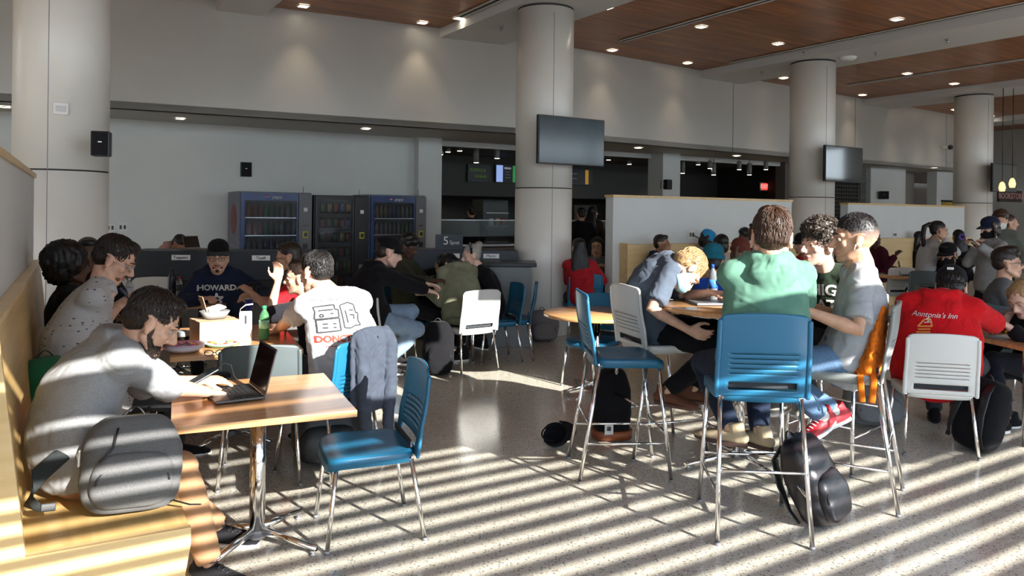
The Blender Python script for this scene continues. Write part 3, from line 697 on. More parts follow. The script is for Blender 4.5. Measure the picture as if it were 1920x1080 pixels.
def cup(c, h, r, label, m_, lid=None, straw=False):
    t = thing('cup', c, label, 'cup'); c = Vector(c)
    MB().lathe(c, [(0, 0), (r * 0.72, 0), (r, h), (r * 0.96, h), (r * 0.7, 0.005)], 24).obj('cup_body', m_, t)
    MB().lathe(c + UP * h, [(r * 1.05, 0), (r * 1.05, 0.006), (r * 0.85, 0.012), (0, 0.012)], 24).obj('lid', lid or M_WHITEP, t)
    if straw: MB().cyl(c + UP * h, c + UP * (h + 0.08) + Vector((0.01, 0, 0)), 0.003, 8).obj('straw', M_WHITEP, t)
    return t
def tv(c, label, screen, colp, w=1.10, h=0.64):
    """faces -BX; carried by an arm from the column"""
    t = thing('television', c, label, 'television', None); N = -BX
    MB().box(c, (w, 0.05, h), X=AX, bev=0.006).obj('housing', M_BLACK, t)
    MB().box(c + N * 0.027, (w - 0.03, 0.004, h - 0.035), X=AX).obj('screen', screen, t)
    k = Vector((colp.x, colp.y, c.z)) + BX * -0.42
    MB().box((k + c) / 2 + BX * 0.02, (0.10, abs((k - c).dot(BX)) + 0.02, 0.12), X=AX).obj('mount_arm', M_BLACK, t)
    MB().box(c + BX * 0.05 - AX * 0.25, (0.22, 0.10, 0.34), X=AX, bev=0.01).obj('mount_box', M_BLACK, t)
    return t
def speaker(c, N, label, s=(0.18, 0.16, 0.26), back=0.06):
    c = Vector(c); N = Vector(N).normalized(); X = N.cross(UP) * -1
    t = thing('wall_speaker', c, label, 'speaker', None)
    MB().box(c, s, X=X, bev=0.012).obj('cabinet', M_BLACK, t); MB().box(c + N * (s[1] / 2 + 0.003), (s[0] * .86, 0.006, s[2] * .9), X=X, bev=0.002).obj('grille', mat('speaker_cloth', (0.006, 0.006, 0.007), 0.9, bump=0.6, bscale=900), t)
    MB().box(c - N * (s[1] / 2 + back / 2), (0.06, back, 0.09), X=X).obj('bracket', M_BLACK, t)
    MB().box(c + N * (s[1] / 2 + 0.007) + UP * s[2] * .06, (0.03, 0.002, 0.008), X=X).obj('badge', M_STEEL, t)
    return t
# ------------------------------------------------------------------ people
M_EYEW = mat('eye_white', (0.38, 0.34, 0.31), 0.6); M_IRIS = mat('eye_iris', (0.03, 0.018, 0.01), 0.15)
M_LIP = {}
def ik(a, b, l1, l2, pole):
    d = b - a; L = d.length
    if L > (l1 + l2) * 0.999: k = L / ((l1 + l2) * 0.999); l1 *= k; l2 *= k
    t = d.normalized(); x = (l1 * l1 - l2 * l2 + L * L) / (2 * L); h = math.sqrt(max(0, l1 * l1 - x * x))
    p = pole - t * pole.dot(t); p = p.normalized() if p.length > 1e-4 else t.orthogonal()
    return a + t * x + p * h
def bez(p0, p1, p2, t): return p0 * (1 - t) ** 2 + p1 * 2 * t * (1 - t) + p2 * t * t
def hand(mb, wrist, d, pn, side, s, curl=0.5, spread=1.0, fat=1.0, fr=1.0):
    """d: direction wrist->knuckles, pn: palm normal (the way the palm faces); side: +1 thumb towards d x pn"""
    d = d.normalized(); pn = (pn - d * pn.dot(d)).normalized(); x = d.cross(pn) * side
    k = wrist + d * 0.085 * s
    mb.ring([wrist - d * 0.01 * s, wrist + d * 0.03 * s, wrist + d * 0.065 * s, k], [(0.026 * s, 0.018 * s), (0.034 * s, 0.017 * s), (0.041 * s, 0.0155 * s), (0.040 * s, 0.013 * s)], side=x, n=12, cap='round')
    for i, (o, L, r) in enumerate(((0.029, 0.074, 0.0088), (0.010, 0.082, 0.0090), (-0.010, 0.076, 0.0086), (-0.028, 0.060, 0.0078))):
        p = k + x * o * s - d * 0.006 * s; dd = (d + x * (0.10 * spread * (1.2 - i * 0.8))).normalized(); pts = [p]; a = 0.0; L *= s
        for seg, f in enumerate((0.42, 0.32, 0.26)):
            a += curl * (0.55, 0.95, 0.6)[seg] * (1 + 0.12 * i)
            p = p + (dd * math.cos(a) + pn * math.sin(a)) * L * f; pts.append(p)
        mb.ring(pts, [r * s * fr, r * s * fr, r * 0.92 * s * fr, r * 0.78 * s * fr], n=8, cap='round')
    b = wrist + d * 0.022 * s + x * 0.024 * s; m1 = b + (x * 0.75 + d * 0.65 + pn * 0.28).normalized() * 0.045 * s; m2 = m1 + (x * 0.25 + d * 0.85 + pn * (0.25 + 0.4 * curl)).normalized() * 0.032 * s; m3 = m2 + (d * 0.9 + pn * (0.2 + 0.5 * curl) - x * 0.1).normalized() * 0.026 * s
    mb.ring([b, m1, m2, m3], [0.015 * s, 0.0125 * s, 0.010 * s * fr, 0.0085 * s * fr], n=8, cap='round')
def wrinkle(me, amp, sc, seed, detail=0.5, mask=None):
    o = Vector((seed * 3.1, seed * 1.7, seed)); N = [v.normal.copy() for v in me.vertices]
    for v, n in zip(me.vertices, N):
        p = v.co * sc + o; w = noise.noise(Vector((p.x, p.y, p.z * 0.7)))
        w2 = 1 - abs(noise.noise(Vector((p.x * 1.7 + 4 * w, p.y * 1.7, p.z * 2.6)))) * 2.2
        v.co += n * amp * (w * 0.9 + w2 * detail * 0.8)
    me.update()
def head_frame(c, yaw, pitch, roll=0.0, s=1.0):
    R = Matrix.Rotation(math.radians(yaw - 90), 3, 'Z') @ Matrix.Rotation(math.radians(pitch), 3, 'X') @ Matrix.Rotation(math.radians(roll), 3, 'Y')
    return (lambda x, y, z: Vector(c) + R @ Vector((x * s, y * s, z * s))), R
def build_head(mb, h, R, s, jaw=1.0):
    E = lambda x, y, z, a, b, c: mb.ell(h(x, y, z), (a * s, b * s, c * s), rot=R, nu=20, nv=14)
    E(0, -0.012, 0.034, .075, .094, .086); E(0, 0.022, -0.02, .060 * jaw, .064, .085); E(0, 0.030, -0.068, .047 * jaw, .048, .038); E(0, 0.068, -0.093, .021 * jaw, .018, .017)
    for k in (-1, 1):
        mb.ring([h(k * .056 * jaw, -.002, -.048), h(k * .044 * jaw, .035, -.075), h(k * .015, .068, -.094)], [.018 * s, .016 * s, .015 * s], n=10, cap='round')
        E(k * .041, .056, -.018, .020, .020, .019)
        mb.ring([h(k * .050, .066, .024), h(k * .03, .080, .027), h(0, .086, .024)], [.010 * s, .011 * s, .011 * s], n=8, cap='round')
        mb.ell(h(k * .077, -.006, -.004), (.010 * s, .019 * s, .031 * s), rot=R)
        mb.ring([h(k * .083, -.022 + .02 * math.sin(a), -.0 + .028 * math.cos(a)) for a in [math.pi * q / 7 - .6 for q in range(8)]], .0045 * s, n=6, cap='round')
        mb.ell(h(k * .084, -.004, -.030), (.006 * s, .009 * s, .010 * s), rot=R)
        E(k * .012, .097, -.033, .0095, .010, .008)
    mb.ring([h(0, .084, .014), h(0, .098, -.006), h(0, .110, -.026)], [.009 * s, .0105 * s, .012 * s], n=10, cap='round'); E(0, .109, -.029, .0115, .0115, .010)
    E(0, .081, -.056, .024, .013, .0075); E(0, .078, -.067, .021, .0125, .008); E(0, .072, -.080, .018, .012, .010)
def hair_mesh(style, h, R, s, vox, seed, lod):
    mb = MB(); E = lambda x, y, z, a, b, c, rr=R: mb.ell(h(x, y, z), (a * s, b * s, c * s), rot=rr, nu=18, nv=12)
    rnd = random.Random(seed); amp = 0.004; strands = 0; L = 0.03
    if style == 'short': E(0, -.020, .048, .0805, .0945, .082); E(0, -.050, .0, .069, .058, .062); E(0, .040, .096, .056, .040, .026); strands = 700; L = .032; amp = .0022
    elif style == 'side': E(0, -.020, .050, .081, .096, .086); E(0, -.048, .005, .071, .060, .065); E(0, .062, .085, .066, .030, .035); E(0, .02, .112, .065, .07, .035); strands = 800; L = .045; amp = .003
    elif style == 'buzz': E(0, -.017, .040, .0775, .0955, .0855); amp = .0012
    elif style == 'fade': E(0, -.014, .056, .0752, .0912, .0785); amp = .0010; strands = 500; L = .014
    elif style == 'curly':
        E(0, -.018, .055, .084, .098, .090); E(0, -.045, .01, .073, .062, .05); E(0, .050, .095, .07, .045, .035)
        for k in range(190):
            a = rnd.uniform(0, 6.28); q = rnd.uniform(0.0, 1.75); x, y, z = math.sin(q) * math.cos(a), math.sin(q) * math.sin(a), math.cos(q)
            if y > .55 and z < .45: continue
            c = (x * .088, -.014 + y * .102, .058 + z * .094); r = rnd.uniform(.009, .016); mb.ell(h(*c), (r * s, r * s, r * s), rot=R, nu=8, nv=6)
        amp = .006; strands = 330; L = .035
    elif style == 'afro': E(0, -.035, .045, .135, .135, .130); E(0, -.05, -.02, .12, .10, .10); amp = .014
    elif style == 'long': E(0, -.022, .048, .083, .097, .085); E(0, -.058, -.03, .082, .055, .10); mb.ring([h(0, -.07, .0), h(0, -.095, -.12), h(0, -.11, -.25), h(0, -.11, -.36)], [(.085 * s, .045 * s), (.105 * s, .045 * s), (.115 * s, .038 * s), (.085 * s, .022 * s)], side=R.col[0], n=16, cap='round'); amp = .006; strands = 320; L = .10
    elif style == 'bob': E(0, -.022, .048, .084, .097, .085); E(0, -.050, -.03, .080, .060, .085); [mb.ring([h(k * .07, .01, .06), h(k * .085, .012, -.02), h(k * .08, .015, -.09)], [.026 * s, .022 * s, .014 * s], n=10, cap='round') for k in (-1, 1)]; amp = .005; strands = 200; L = .06
    elif style == 'pony': E(0, -.020, .046, .080, .096, .084); E(0, -.050, .0, .068, .052, .058); mb.ell(h(0, -.115, .075), (.026 * s, .024 * s, .026 * s), rot=R); mb.ring([h(0, -.11, .08), h(0, -.165, .04), h(0, -.175, -.08), h(0, -.15, -.20), h(0, -.13, -.28)], [(.028 * s, .022 * s), (.040 * s, .030 * s), (.042 * s, .03 * s), (.03 * s, .02 * s), .008 * s], side=R.col[0], n=12, cap='round'); amp = .004; strands = 160; L = .05
    elif style == 'bun': E(0, -.020, .046, .080, .096, .084); E(0, -.050, .0, .068, .052, .058); E(0, -.095, .10, .045, .045, .042); amp = .008; strands = 160; L = .04
    elif style == 'under': E(0, -.030, .020, .079, .088, .066); E(0, -.055, -.03, .072, .050, .055); amp = .005; strands = 120; L = .04   # hair showing under a hat
    elif style == 'beard':
        E(0, .032, -.078, .053, .056, .038); E(0, .060, -.098, .030, .030, .022)
        for k in (-1, 1): mb.ring([h(k * .064, .006, -.008), h(k * .060, .012, -.045), h(k * .046, .042, -.078)], [.008 * s, .012 * s, .016 * s], n=8, cap='round')
        mb.ring([h(-.026, .082, -.050), h(0, .094, -.046), h(.026, .082, -.050)], [.006 * s, .0075 * s, .006 * s], n=8, cap='round'); amp = .003; strands = 140 if lod == 0 else 0; L = .012
    elif style == 'stubble':
        E(0, .030, -.072, .0495, .052, .038); E(0, .066, -.093, .0235, .0215, .0195)
        mb.ring([h(-.024, .083, -.049), h(0, .094, -.046), h(.024, .083, -.049)], [.005 * s, .006 * s, .005 * s], n=8, cap='round'); amp = .001
    me = fuse(mb, max(vox, .004) if style in ('beard', 'stubble') else vox, 2)
    o = Vector((seed, seed * .3, 0))
    for v in me.vertices:
        q = R.transposed() @ (v.co - h(0, 0, 0)); a = math.atan2(q.y + .1 * s, q.x) * 5
        n = noise.noise(Vector((a * 2.0, q.z * 18, q.y * 22)) + o) + .5 * noise.noise(v.co * 90 + o)
        v.co += v.normal * amp * s * n
    me.update()
    if strands and lod == 0:
        bv = bvh_of(me); st = MB(); up = h(0, 0, 1) - h(0, 0, 0); crown = h(0, -.05, .13); face = h(0, 1, 0) - h(0, 0, 0)
        vs = me.vertices; nn = len(vs)
        for k in range(strands * 3):
            v = vs[rnd.randrange(nn)]; n = v.normal.copy(); p = v.co.copy()
            if style not in ('long', 'beard', 'pony') and (p - h(0, 0, 0)).dot(up.normalized()) < -.01 * s: continue
            ql = R.transposed() @ (p - h(0, 0, 0)) / s
            if style in ('short', 'side', 'fade') and ql.y > .055 and ql.z < .075: continue
            fl = (p - crown); fl = fl - n * fl.dot(n); fl = fl.normalized() if fl.length > 1e-4 else n.orthogonal()
            if style == 'curly': fl = (fl + Vector((rnd.gauss(0, .8), rnd.gauss(0, .8), rnd.gauss(0, .8)))).normalized()
            else: fl = (fl + Vector((rnd.gauss(0, .16), rnd.gauss(0, .16), rnd.gauss(0, .16)))).normalized()
            pts = [p - n * .002]; q = p; ll = L * s * rnd.uniform(.6, 1.2)
            for g in range(3):
                q = q + fl * ll / 3; hit = bv.find_nearest(q)
                if hit[0] is None: break
                lift = .0035 * s * (1 - g * .2)
                if style == 'curly': lift = (.004, .012, .006)[g] * s
                q = hit[0] + hit[1] * lift; pts.append(q)
            if len(pts) == 4: r = rnd.uniform(.0009, .0018) * s * (.6 if style in ('beard', 'fade') else (1.5 if style in ('curly', 'long') else 1)); st.ring(pts, [r, r * 1.2, r, r * .2], n=5)
        b2 = bmesh.new(); b2.from_mesh(me); t = st.mesh('t', []) if st.v else None
        if t: b2.from_mesh(t); b2.to_mesh(me); bpy.data.meshes.remove(t)
        b2.free(); me.polygons.foreach_set('use_smooth', [True] * len(me.polygons))
    return me
def cap_hat(t, h, R, s, color, back=False, name='cap', brimc=None, beanie=False, z0=0.0, adj=None):
    mb = MB(); k = -1 if back else 1
    if beanie:
        n = 28; prof = [(.086, .010), (.089, .03), (.087, .055), (.084, .058), (.086, .085), (.074, .115), (.050, .138), (.02, .148), (0, .15)]
        vs = []; fs = []
        for r, z in prof:
            for i in range(n): a = 2 * math.pi * i / n; rr = r * (1 + .018 * math.sin(i * math.pi)); vs.append(h(rr * math.cos(a) * .98, -.016 + rr * math.sin(a) * 1.15, z + z0))
        for i in range(len(prof) - 1): fs += [(i * n + j, i * n + (j + 1) % n, (i + 1) * n + (j + 1) % n, (i + 1) * n + j) for j in range(n)]
        mb.add(vs, fs, True); o = mb.obj('beanie', color, t)
        mb = MB(); mb.ring([h(.089 * math.cos(a), -.016 + .103 * math.sin(a), .030 + z0) for a in [2 * math.pi * i / 28 for i in range(28)]], (.006 * s, .021 * s), n=8, closed=True, cap=False, side=None); mb.obj('cuff', brimc or color, o); return o
    n = 28; prof = [(.083, .036), (.085, .05), (.084, .075), (.077, .100), (.060, .121), (.033, .133), (0, .136)]; vs = []; fs = []
    for r, z in prof:
        for i in range(n): a = 2 * math.pi * i / n; vs.append(h(r * math.cos(a), -.012 + r * math.sin(a) * 1.17, z + z0))
    for i in range(len(prof) - 1): fs += [(i * n + j, i * n + (j + 1) % n, (i + 1) * n + (j + 1) % n, (i + 1) * n + j) for j in range(n)]
    mb.add(vs, fs, True); o = mb.obj(name, color, t)
    mb = MB(); vs = []; m = 14
    for i in range(m + 1):
        a = math.pi * (0.12 + 0.76 * i / m)
        for q in range(5):
            f = q / 4; ext = .070 * f * math.sin((a - .12 * math.pi) / .76 * 1.0 if False else math.pi * i / m) ** .5
            x = math.cos(a) * (.083 + .004 * f); y = (-.012 + math.sin(a) * .097 + ext) * 1.0
            y = y if k > 0 else (-.024 - y)
            z = .040 - .016 * f * f + .012 * (x / .083) ** 2 * -1 * f
            vs.append(h(x, y, z + z0)); vs.append(h(x, y, z - .004 + z0))
    fs = []
    for i in range(m):
        for q in range(4):
            A = (i * 5 + q) * 2; B = ((i + 1) * 5 + q) * 2; fs += [(A, B, B + 2, A + 2), (A + 1, A + 3, B + 3, B + 1)]
        A = (i * 5 + 4) * 2; B = ((i + 1) * 5 + 4) * 2; fs.append((A, B, B + 1, A + 1))
    mb.add(vs, fs, True); mb.obj('brim', brimc or color, o)
    mb = MB(); mb.ell(h(0, -.012, .136 + z0), .007 * s, nu=8, nv=6); mb.obj('button', color, o)
    return o
def glasses(t, h, s, m_):
    mb = MB()
    for k in (-1, 1):
        mb.ring([h(k * .033 + .024 * math.cos(a), .094 + .004 * math.sin(a) * 0, .003 + .017 * math.sin(a)) for a in [2 * math.pi * i / 16 for i in range(16)]], .0022 * s, n=6, closed=True, cap=False)
        mb.ring([h(k * .057, .092, .010), h(k * .074, .05, .008), h(k * .084, -.01, .002)], .0019 * s, n=6)
    mb.ring([h(-.010, .096, .006), h(0, .100, .008), h(.010, .096, .006)], .002 * s, n=6)
    o = mb.obj('glasses', m_, t); return o
def mask(t, h, R, s, m_):
    mb = MB(); vs = []; n, m = 12, 8
    for i in range(n + 1):
        for j in range(m + 1):
            a = math.pi * (i / n - .5) * 1.1; z = -.012 - .092 * j / m; bul = math.sin(math.pi * min(1, (j + .6) / (m + .8)))
            vs.append(h(math.sin(a) * .066 * (.86 + .2 * bul), .010 + math.cos(a) * (.074 + .040 * bul * math.cos(a) ** 2), z))
    fs = [(i * (m + 1) + j, (i + 1) * (m + 1) + j, (i + 1) * (m + 1) + j + 1, i * (m + 1) + j + 1) for i in range(n) for j in range(m)]
    mb.add(vs, fs, True)
    for k in (-1, 1): mb.ring([h(k * .062, .035, -.02), h(k * .078, .0, .01), h(k * .084, -.02, .0), h(k * .07, .0, -.05), h(k * .06, .03, -.09)], .0012 * s, n=5)
    o = mb.obj('face_mask', m_, t); sm = o.modifiers.new('t', 'SOLIDIFY'); sm.thickness = .002; return o
def shoe(t, ankle, toe, s, m_up, m_sole, lace=None, L=0.27, plantar=0.0):
    """ankle joint ~0.085 above the sole; toe: direction; plantar: degrees the toes point down"""
    toe = Vector(toe); toe.z = 0; toe.normalize(); q = math.radians(plantar); X = toe.cross(UP).normalized(); d = (toe * math.cos(q) - UP * math.sin(q)); u = X.cross(d) ; L *= s
    P = lambda x, y, z: ankle + X * (x * s) + d * (y * s) + u * (z * s)
    mb = MB()
    mb.ring([P(0, -.07, -.045), P(0, -.04, -.042), P(0, .03, -.045), P(0, .10, -.055), P(.0, .155, -.062), P(0, .185, -.068)], [(.026 * s, .030 * s), (.035 * s, .040 * s), (.039 * s, .038 * s), (.046 * s, .027 * s), (.043 * s, .020 * s), (.026 * s, .013 * s)], side=X, n=16, cap='round')
    mb.ring([P(0, -.035, -.03), P(0, -.02, .025)], [(.036 * s, .044 * s), (.037 * s, .046 * s)], side=X, n=14, cap=True)
    me = fuse(mb, .007, 2); me.materials.append(m_up); o = link('shoe', me, t)
    mb = MB(); n = 28; vs = []
    for z in (-.070, -.088):
        for i in range(n):
            a = 2 * math.pi * i / n; y = math.sin(a); x = math.cos(a) * (.044 + .006 * y) * (1 if y < .7 else 1 - (y - .7) * .4)
            vs.append(P(x, .055 + y * .145, z))
    fs = [list(range(n)), list(range(n, 2 * n))[::-1]] + [(i, n + i, n + (i + 1) % n, (i + 1) % n) for i in range(n)]
    mb.add(vs, fs, False); mb.obj('sole', m_sole, o)
    if lace:
        mb = MB()
        for k in range(5): y = .035 + k * .020; z = .004 - k * .0085; mb.ring([P(-.022, y, z - .012), P(0, y + .006, z), P(.022, y, z - .012)], .0028 * s, n=6)
        mb.ring([P(0, .03, .006), P(.02, .02, .022), P(.035, .03, .008), P(.01, .032, .004)], .0022 * s, n=5); mb.ring([P(0, .03, .006), P(-.02, .02, .022), P(-.035, .03, .006), P(-.01, .032, .004)], .0022 * s, n=5)
        mb.obj('laces', lace, o)
    return o

SK = {'light': skin('light', (0.55, 0.33, 0.23)), 'tan': skin('tan', (0.46, 0.26, 0.165)), 'mid': skin('mid', (0.33, 0.17, 0.10)), 'dark': skin('dark', (0.075, 0.035, 0.022)), 'pale': skin('pale', (0.62, 0.40, 0.31))}
LIPM = mat('lips', (0.38, 0.13, 0.11), 0.45); LIPD = mat('lips_dark', (0.09, 0.035, 0.03), 0.45)
HR = {'black': hairm('black', (0.008, 0.007, 0.007)), 'brown': hairm('brown', (0.045, 0.022, 0.012)), 'dkbrown': hairm('dkbrown', (0.018, 0.011, 0.008)), 'blond': hairm('blond', (0.30, 0.19, 0.09)), 'grey': hairm('grey', (0.27, 0.26, 0.23)), 'ltbrown': hairm('ltbrown', (0.10, 0.05, 0.025)), 'ash': hairm('ash', (0.055, 0.042, 0.033))}

def person(label, P, N, H, face, look=(None, 0, 0), hands=(None, None), feet=(None, None), sk='light', top=None, sleeve=1.9, tk='hoodie', bottom=None, bs=None, hair=('short', 'brown'), lod=1, s=1.0, hs=1.08, fat=1.0, elbow=(None, None), knee=None, palm=(None, None), curl=(0.5, 0.5), bow=0.04, group=None, toe=None, shoes=(None, None, None), plantar=0, legs=True, tl=1.0, flare=1.0, shr=0.0, hood=None, fdir=(None, None), hem=0.05, chest=1.0, roll=0.0, sockc=None, neckr=1.1, wr=1.0, shw=1.0, hemw=1.0, collar=True):
    P = Vector(P); N = Vector(N); H = Vector(H); lim = .166 * s * hs; N = H + (N - H) * min(1, lim / (N - H).length); Fd = ang(face); Rt = Fd.cross(UP); yaw = look[0] if look[0] is not None else face
    t = thing('person', Vector((P.x, P.y, 0)), label, 'person', group)
    h, HRm = head_frame(H, yaw, -look[1], look[2], s * hs); S = s * hs
    vb = {0: .0065, 1: .0095, 2: .013}[lod]; vc = {0: .0085, 1: .013, 2: .018}[lod]
    M = (P + N) / 2 - Fd * bow * 2
    # spine and trunk
    Rs = (Rt + UP * shr).normalized(); nb = N
    sp = [bez(P, M, N, q) for q in (0, .18, .36, .55, .74, .90, 1.0)]
    def trunk(mb, g, f):
        pr = [(.165 * f, .125 * f), (.165 * f, .120 * f), (.160 * f, .112 * f), (.172 * (f ** .5) * chest, .118 * (f ** .6)), (.180 * chest, .115), (.150, .090), (.068, .062)]
        mb.ring(sp, [((a + g) * s, (b + g) * s) for a, b in pr], side=Rs, n=22, cap='round')
    sh = {}; sdown = (sp[4] - N).normalized(); hp = {}
    for k in (-1, 1): sh[k] = N + sdown * .045 * s + Rs * k * .156 * s * shw; hp[k] = P + Rt * k * .088 * s
    # arms
    arm = {}; L1, L2 = .285 * s, .25 * s
    for i, k in enumerate((-1, 1)):
        hd = hands[i]
        if hd is None: hd = P + Fd * .30 * s + Rt * k * .12 * s + UP * .10 * s
        hd = Vector(hd); pole = elbow[i] if elbow[i] is not None else (Rt * k * .6 - UP * .9 - Fd * .35)
        arm[k] = (sh[k], ik(sh[k], hd, L1, L2, Vector(pole)), hd)
    leg = {}; T1, T2 = .42 * s * tl, .41 * s
    for i, k in enumerate((-1, 1)):
        ft = feet[i]
        if ft is None: ft = P + Fd * .42 * s + Rt * k * .12 * s; ft.z = P.z - .46 * s if P.z > .8 else .09
        ft = Vector(ft); kn = ik(hp[k], ft, T1, T2, Vector(knee[i]) if knee else (Fd + UP * .6 + Rt * k * .1)); leg[k] = (hp[k], kn, ft)
    # body: one surface
    mb = MB(); trunk(mb, -.012, fat)
    hb = h(0, -.018, -.055)
    mb.ring([N - (hb - N).normalized() * .03, N.lerp(hb, .5), hb], [.064 * s * neckr, .056 * s * neckr, .054 * s], n=14, cap='round')
    for k in (-1, 1): mb.ring([N.lerp(hb, .3), N.lerp(sh[k], .5) + UP * .005, sh[k]], [.045 * s, .045 * s, .050 * s], n=12, cap='round')
    build_head(mb, h, HRm, S)
    for i, k in enumerate((-1, 1)):
        a, b, c = arm[k]; fa = .9 + .1 * fat
        mb.ring([a, a.lerp(b, .35), a.lerp(b, .75), b, b.lerp(c, .25), b.lerp(c, .65), c], [.050 * s * fa, .046 * s * fa, .040 * s * fa, .037 * s, .039 * s * fa, .031 * s, .0245 * s], n=12, cap='round')
        d = fdir[i] if fdir[i] is not None else (c - b).normalized() + Fd * .1; pn = palm[i] if palm[i] is not None else Vector((0, 0, -1)) + Rt * -k * .3
        hand(mb, c, Vector(d), Vector(pn), 0, s * 1.0, 0) if False else None
        dd = Vector(d).normalized(); p2 = (Vector(pn) - dd * Vector(pn).dot(dd)); p2 = p2.normalized() if p2.length > 1e-3 else dd.orthogonal()
        # thumb side: right hand (k=1), palm down, fingers forward -> thumb to the left
        hand(mb, c, dd, p2, k * -1 * -1 if False else (1 if k == 1 else -1), s * 1.02, curl[i], fr=1.0 if lod < 2 else 1.15)
        if legs:
            a, b, c = leg[k]
            mb.ring([a, a.lerp(b, .5), b, b.lerp(c, .35), c], [.072 * s * fa, .062 * s * fa, .050 * s, .048 * s, .034 * s], n=12, cap='round')
    me = fuse(mb, vb, 2); me.materials.append(SK[sk]); me.materials.append(LIPD if sk == 'dark' else LIPM)
    hi = HRm.transposed(); mi = []
    for p in me.polygons:
        q = (hi @ (p.center - H)) / S
        mi.append(1 if (abs(q.x) < .024 and .070 < q.y < .11 and -.0715 < q.z < -.0515 and (q.x / .024) ** 2 + ((q.z + .0615) / .011) ** 2 < 1) else 0)
    me.polygons.foreach_set('material_index', mi); link('body', me, t)
    if lod < 2:
        for k in (-1, 1):
            m = MB(); c = h(k * .031, .0720, .004); m.ell(c, .0115 * S, rot=HRm, nu=12, nv=10); m.cur = 1; fw = h(0, 1, 0) - h(0, 0, 0); m.ell(c + fw.normalized() * .0075 * S, (.0055 * S, .005 * S, .0055 * S), rot=HRm, nu=10, nv=8); m.obj('eye', [M_EYEW, M_IRIS], t)
            m = MB(); m.ring([h(k * .0195, .0835, .0095), h(k * .031, .0865, .0145), h(k * .0435, .079, .009)], [(.003 * S, .006 * S)] * 3, n=6, cap='round'); m.obj('eyelid', SK[sk], t)
        for k in (-1, 1):
            m = MB(); m.ring([h(k * .014, .093, .027), h(k * .03, .091, .034), h(k * .048, .077, .029)], [(.003 * S, .0045 * S), (.0035 * S, .005 * S), (.0015 * S, .002 * S)], n=6, cap='round'); m.obj('eyebrow', HR[hair[1]] if hair else HR['dkbrown'], t)
    if hair:
        hm = hair_mesh(hair[0], h, HRm, S, {0: .006, 1: .009, 2: .012}[lod], random.random() * 40 + 1, lod)
        if hair[0] == 'fade':
            fm = HR[hair[1]]; hm.materials.append(fm); link('hair', hm, t)
            fd = hair_mesh('buzz', h, HRm, S * .999, .006, 3.3, 1); fd.materials.append(fade_mat(H, HRm, S, sk)); link('faded_hair', fd, t)
        else: hm.materials.append(HR[hair[1]]); link('hair', hm, t)
    # clothing: top
    mb = MB(); g = .012 if tk == 'tee' else .020
    trunk(mb, g, fat * flare)
    mb.ring([sp[0] - (sp[1] - sp[0]).normalized() * hem * s, sp[0], sp[1]], [((.158 * fat * hemw + g) * s, (.118 * fat + g) * s), ((.170 * fat * hemw + g) * s, (.128 * fat + g) * s), ((.168 * fat + g) * s, (.124 * fat + g) * s)], side=Rs, n=22, cap=True)
    for k in (-1, 1):
        mb.ring([N + Rs * k * .045 * s, N.lerp(sh[k], .5) + UP * .016 * s, sh[k]], [(.054 + g * .6) * s, (.056 + g * .7) * s, (.056 + g) * s], n=12, cap='round')
        mb.ring([sp[4] + Rs * k * .06 * s, sp[4].lerp(sh[k], .6) - UP * .01 * s, sh[k]], [(.095 + g) * s, (.080 + g) * s, (.060 + g) * s], n=14, cap='round')
        a, b, c = arm[k]; fz = .82 + .18 * fat; r1 = (.050 + g) * s * fz; r2 = (.044 + g) * s * fz; r3 = (.030 + g) * s
        if sleeve <= 1: e = a.lerp(b, sleeve); mb.ring([a, a.lerp(b, sleeve * .5), e], [r1, r1 * 1.0, r1 * (1.08 if tk == 'tee' else 1.0)], n=16, cap=True)
        else:
            f = sleeve - 1; e = b.lerp(c, f); mb.ring([a, a.lerp(b, .6), b], [r1, (r1 + r2) / 2, r2], n=16, cap='round')
            mb.ring([b, b.lerp(e, .5), b.lerp(e, .88), e], [r2 * 1.03, (r2 + r3) / 2 * 1.02, r3 * 1.12, r3 * .95], n=16, cap=True)
    if collar: mb.ring([N - (hb - N).normalized() * .03, N.lerp(hb, .22)], [(.078 * s) * neckr, .066 * s * neckr], n=18, cap=True)
    if hood:
        bk = -Fd * .055 * s
        mb.ring([N + Rt * x * s + bk * y + UP * z * s for x, y, z in ((.085, -.9, .0), (.098, .1, .045), (.075, 1.2, .045), (0, 1.7, .035), (-.075, 1.2, .045), (-.098, .1, .045), (-.085, -.9, .0))], [.020 * s, .032 * s, .038 * s, .040 * s, .038 * s, .032 * s, .020 * s], n=12, cap='round')
        mb.ring([N + bk * 1.2 + UP * .03 * s, N + bk * 2.1 - UP * .03 * s, sp[5] + bk * 2.0, sp[4] + bk * 2.2], [(.10 * s, .030 * s), (.115 * s, .045 * s), (.10 * s, .036 * s), (.03 * s, .014 * s)], side=Rt, n=14, cap='round')
    me = fuse(mb, vc, {0: 12, 1: 7, 2: 3}[lod]); wrinkle(me, {0: .0085, 1: .007, 2: .006}[lod] * wr, 7.5 / s, random.random() * 20)
    me.materials.append(top); nm = {'tee': 't_shirt', 'hoodie': 'hoodie', 'sweat': 'sweatshirt', 'jacket': 'jacket'}[tk]; topo = link(nm, me, t)
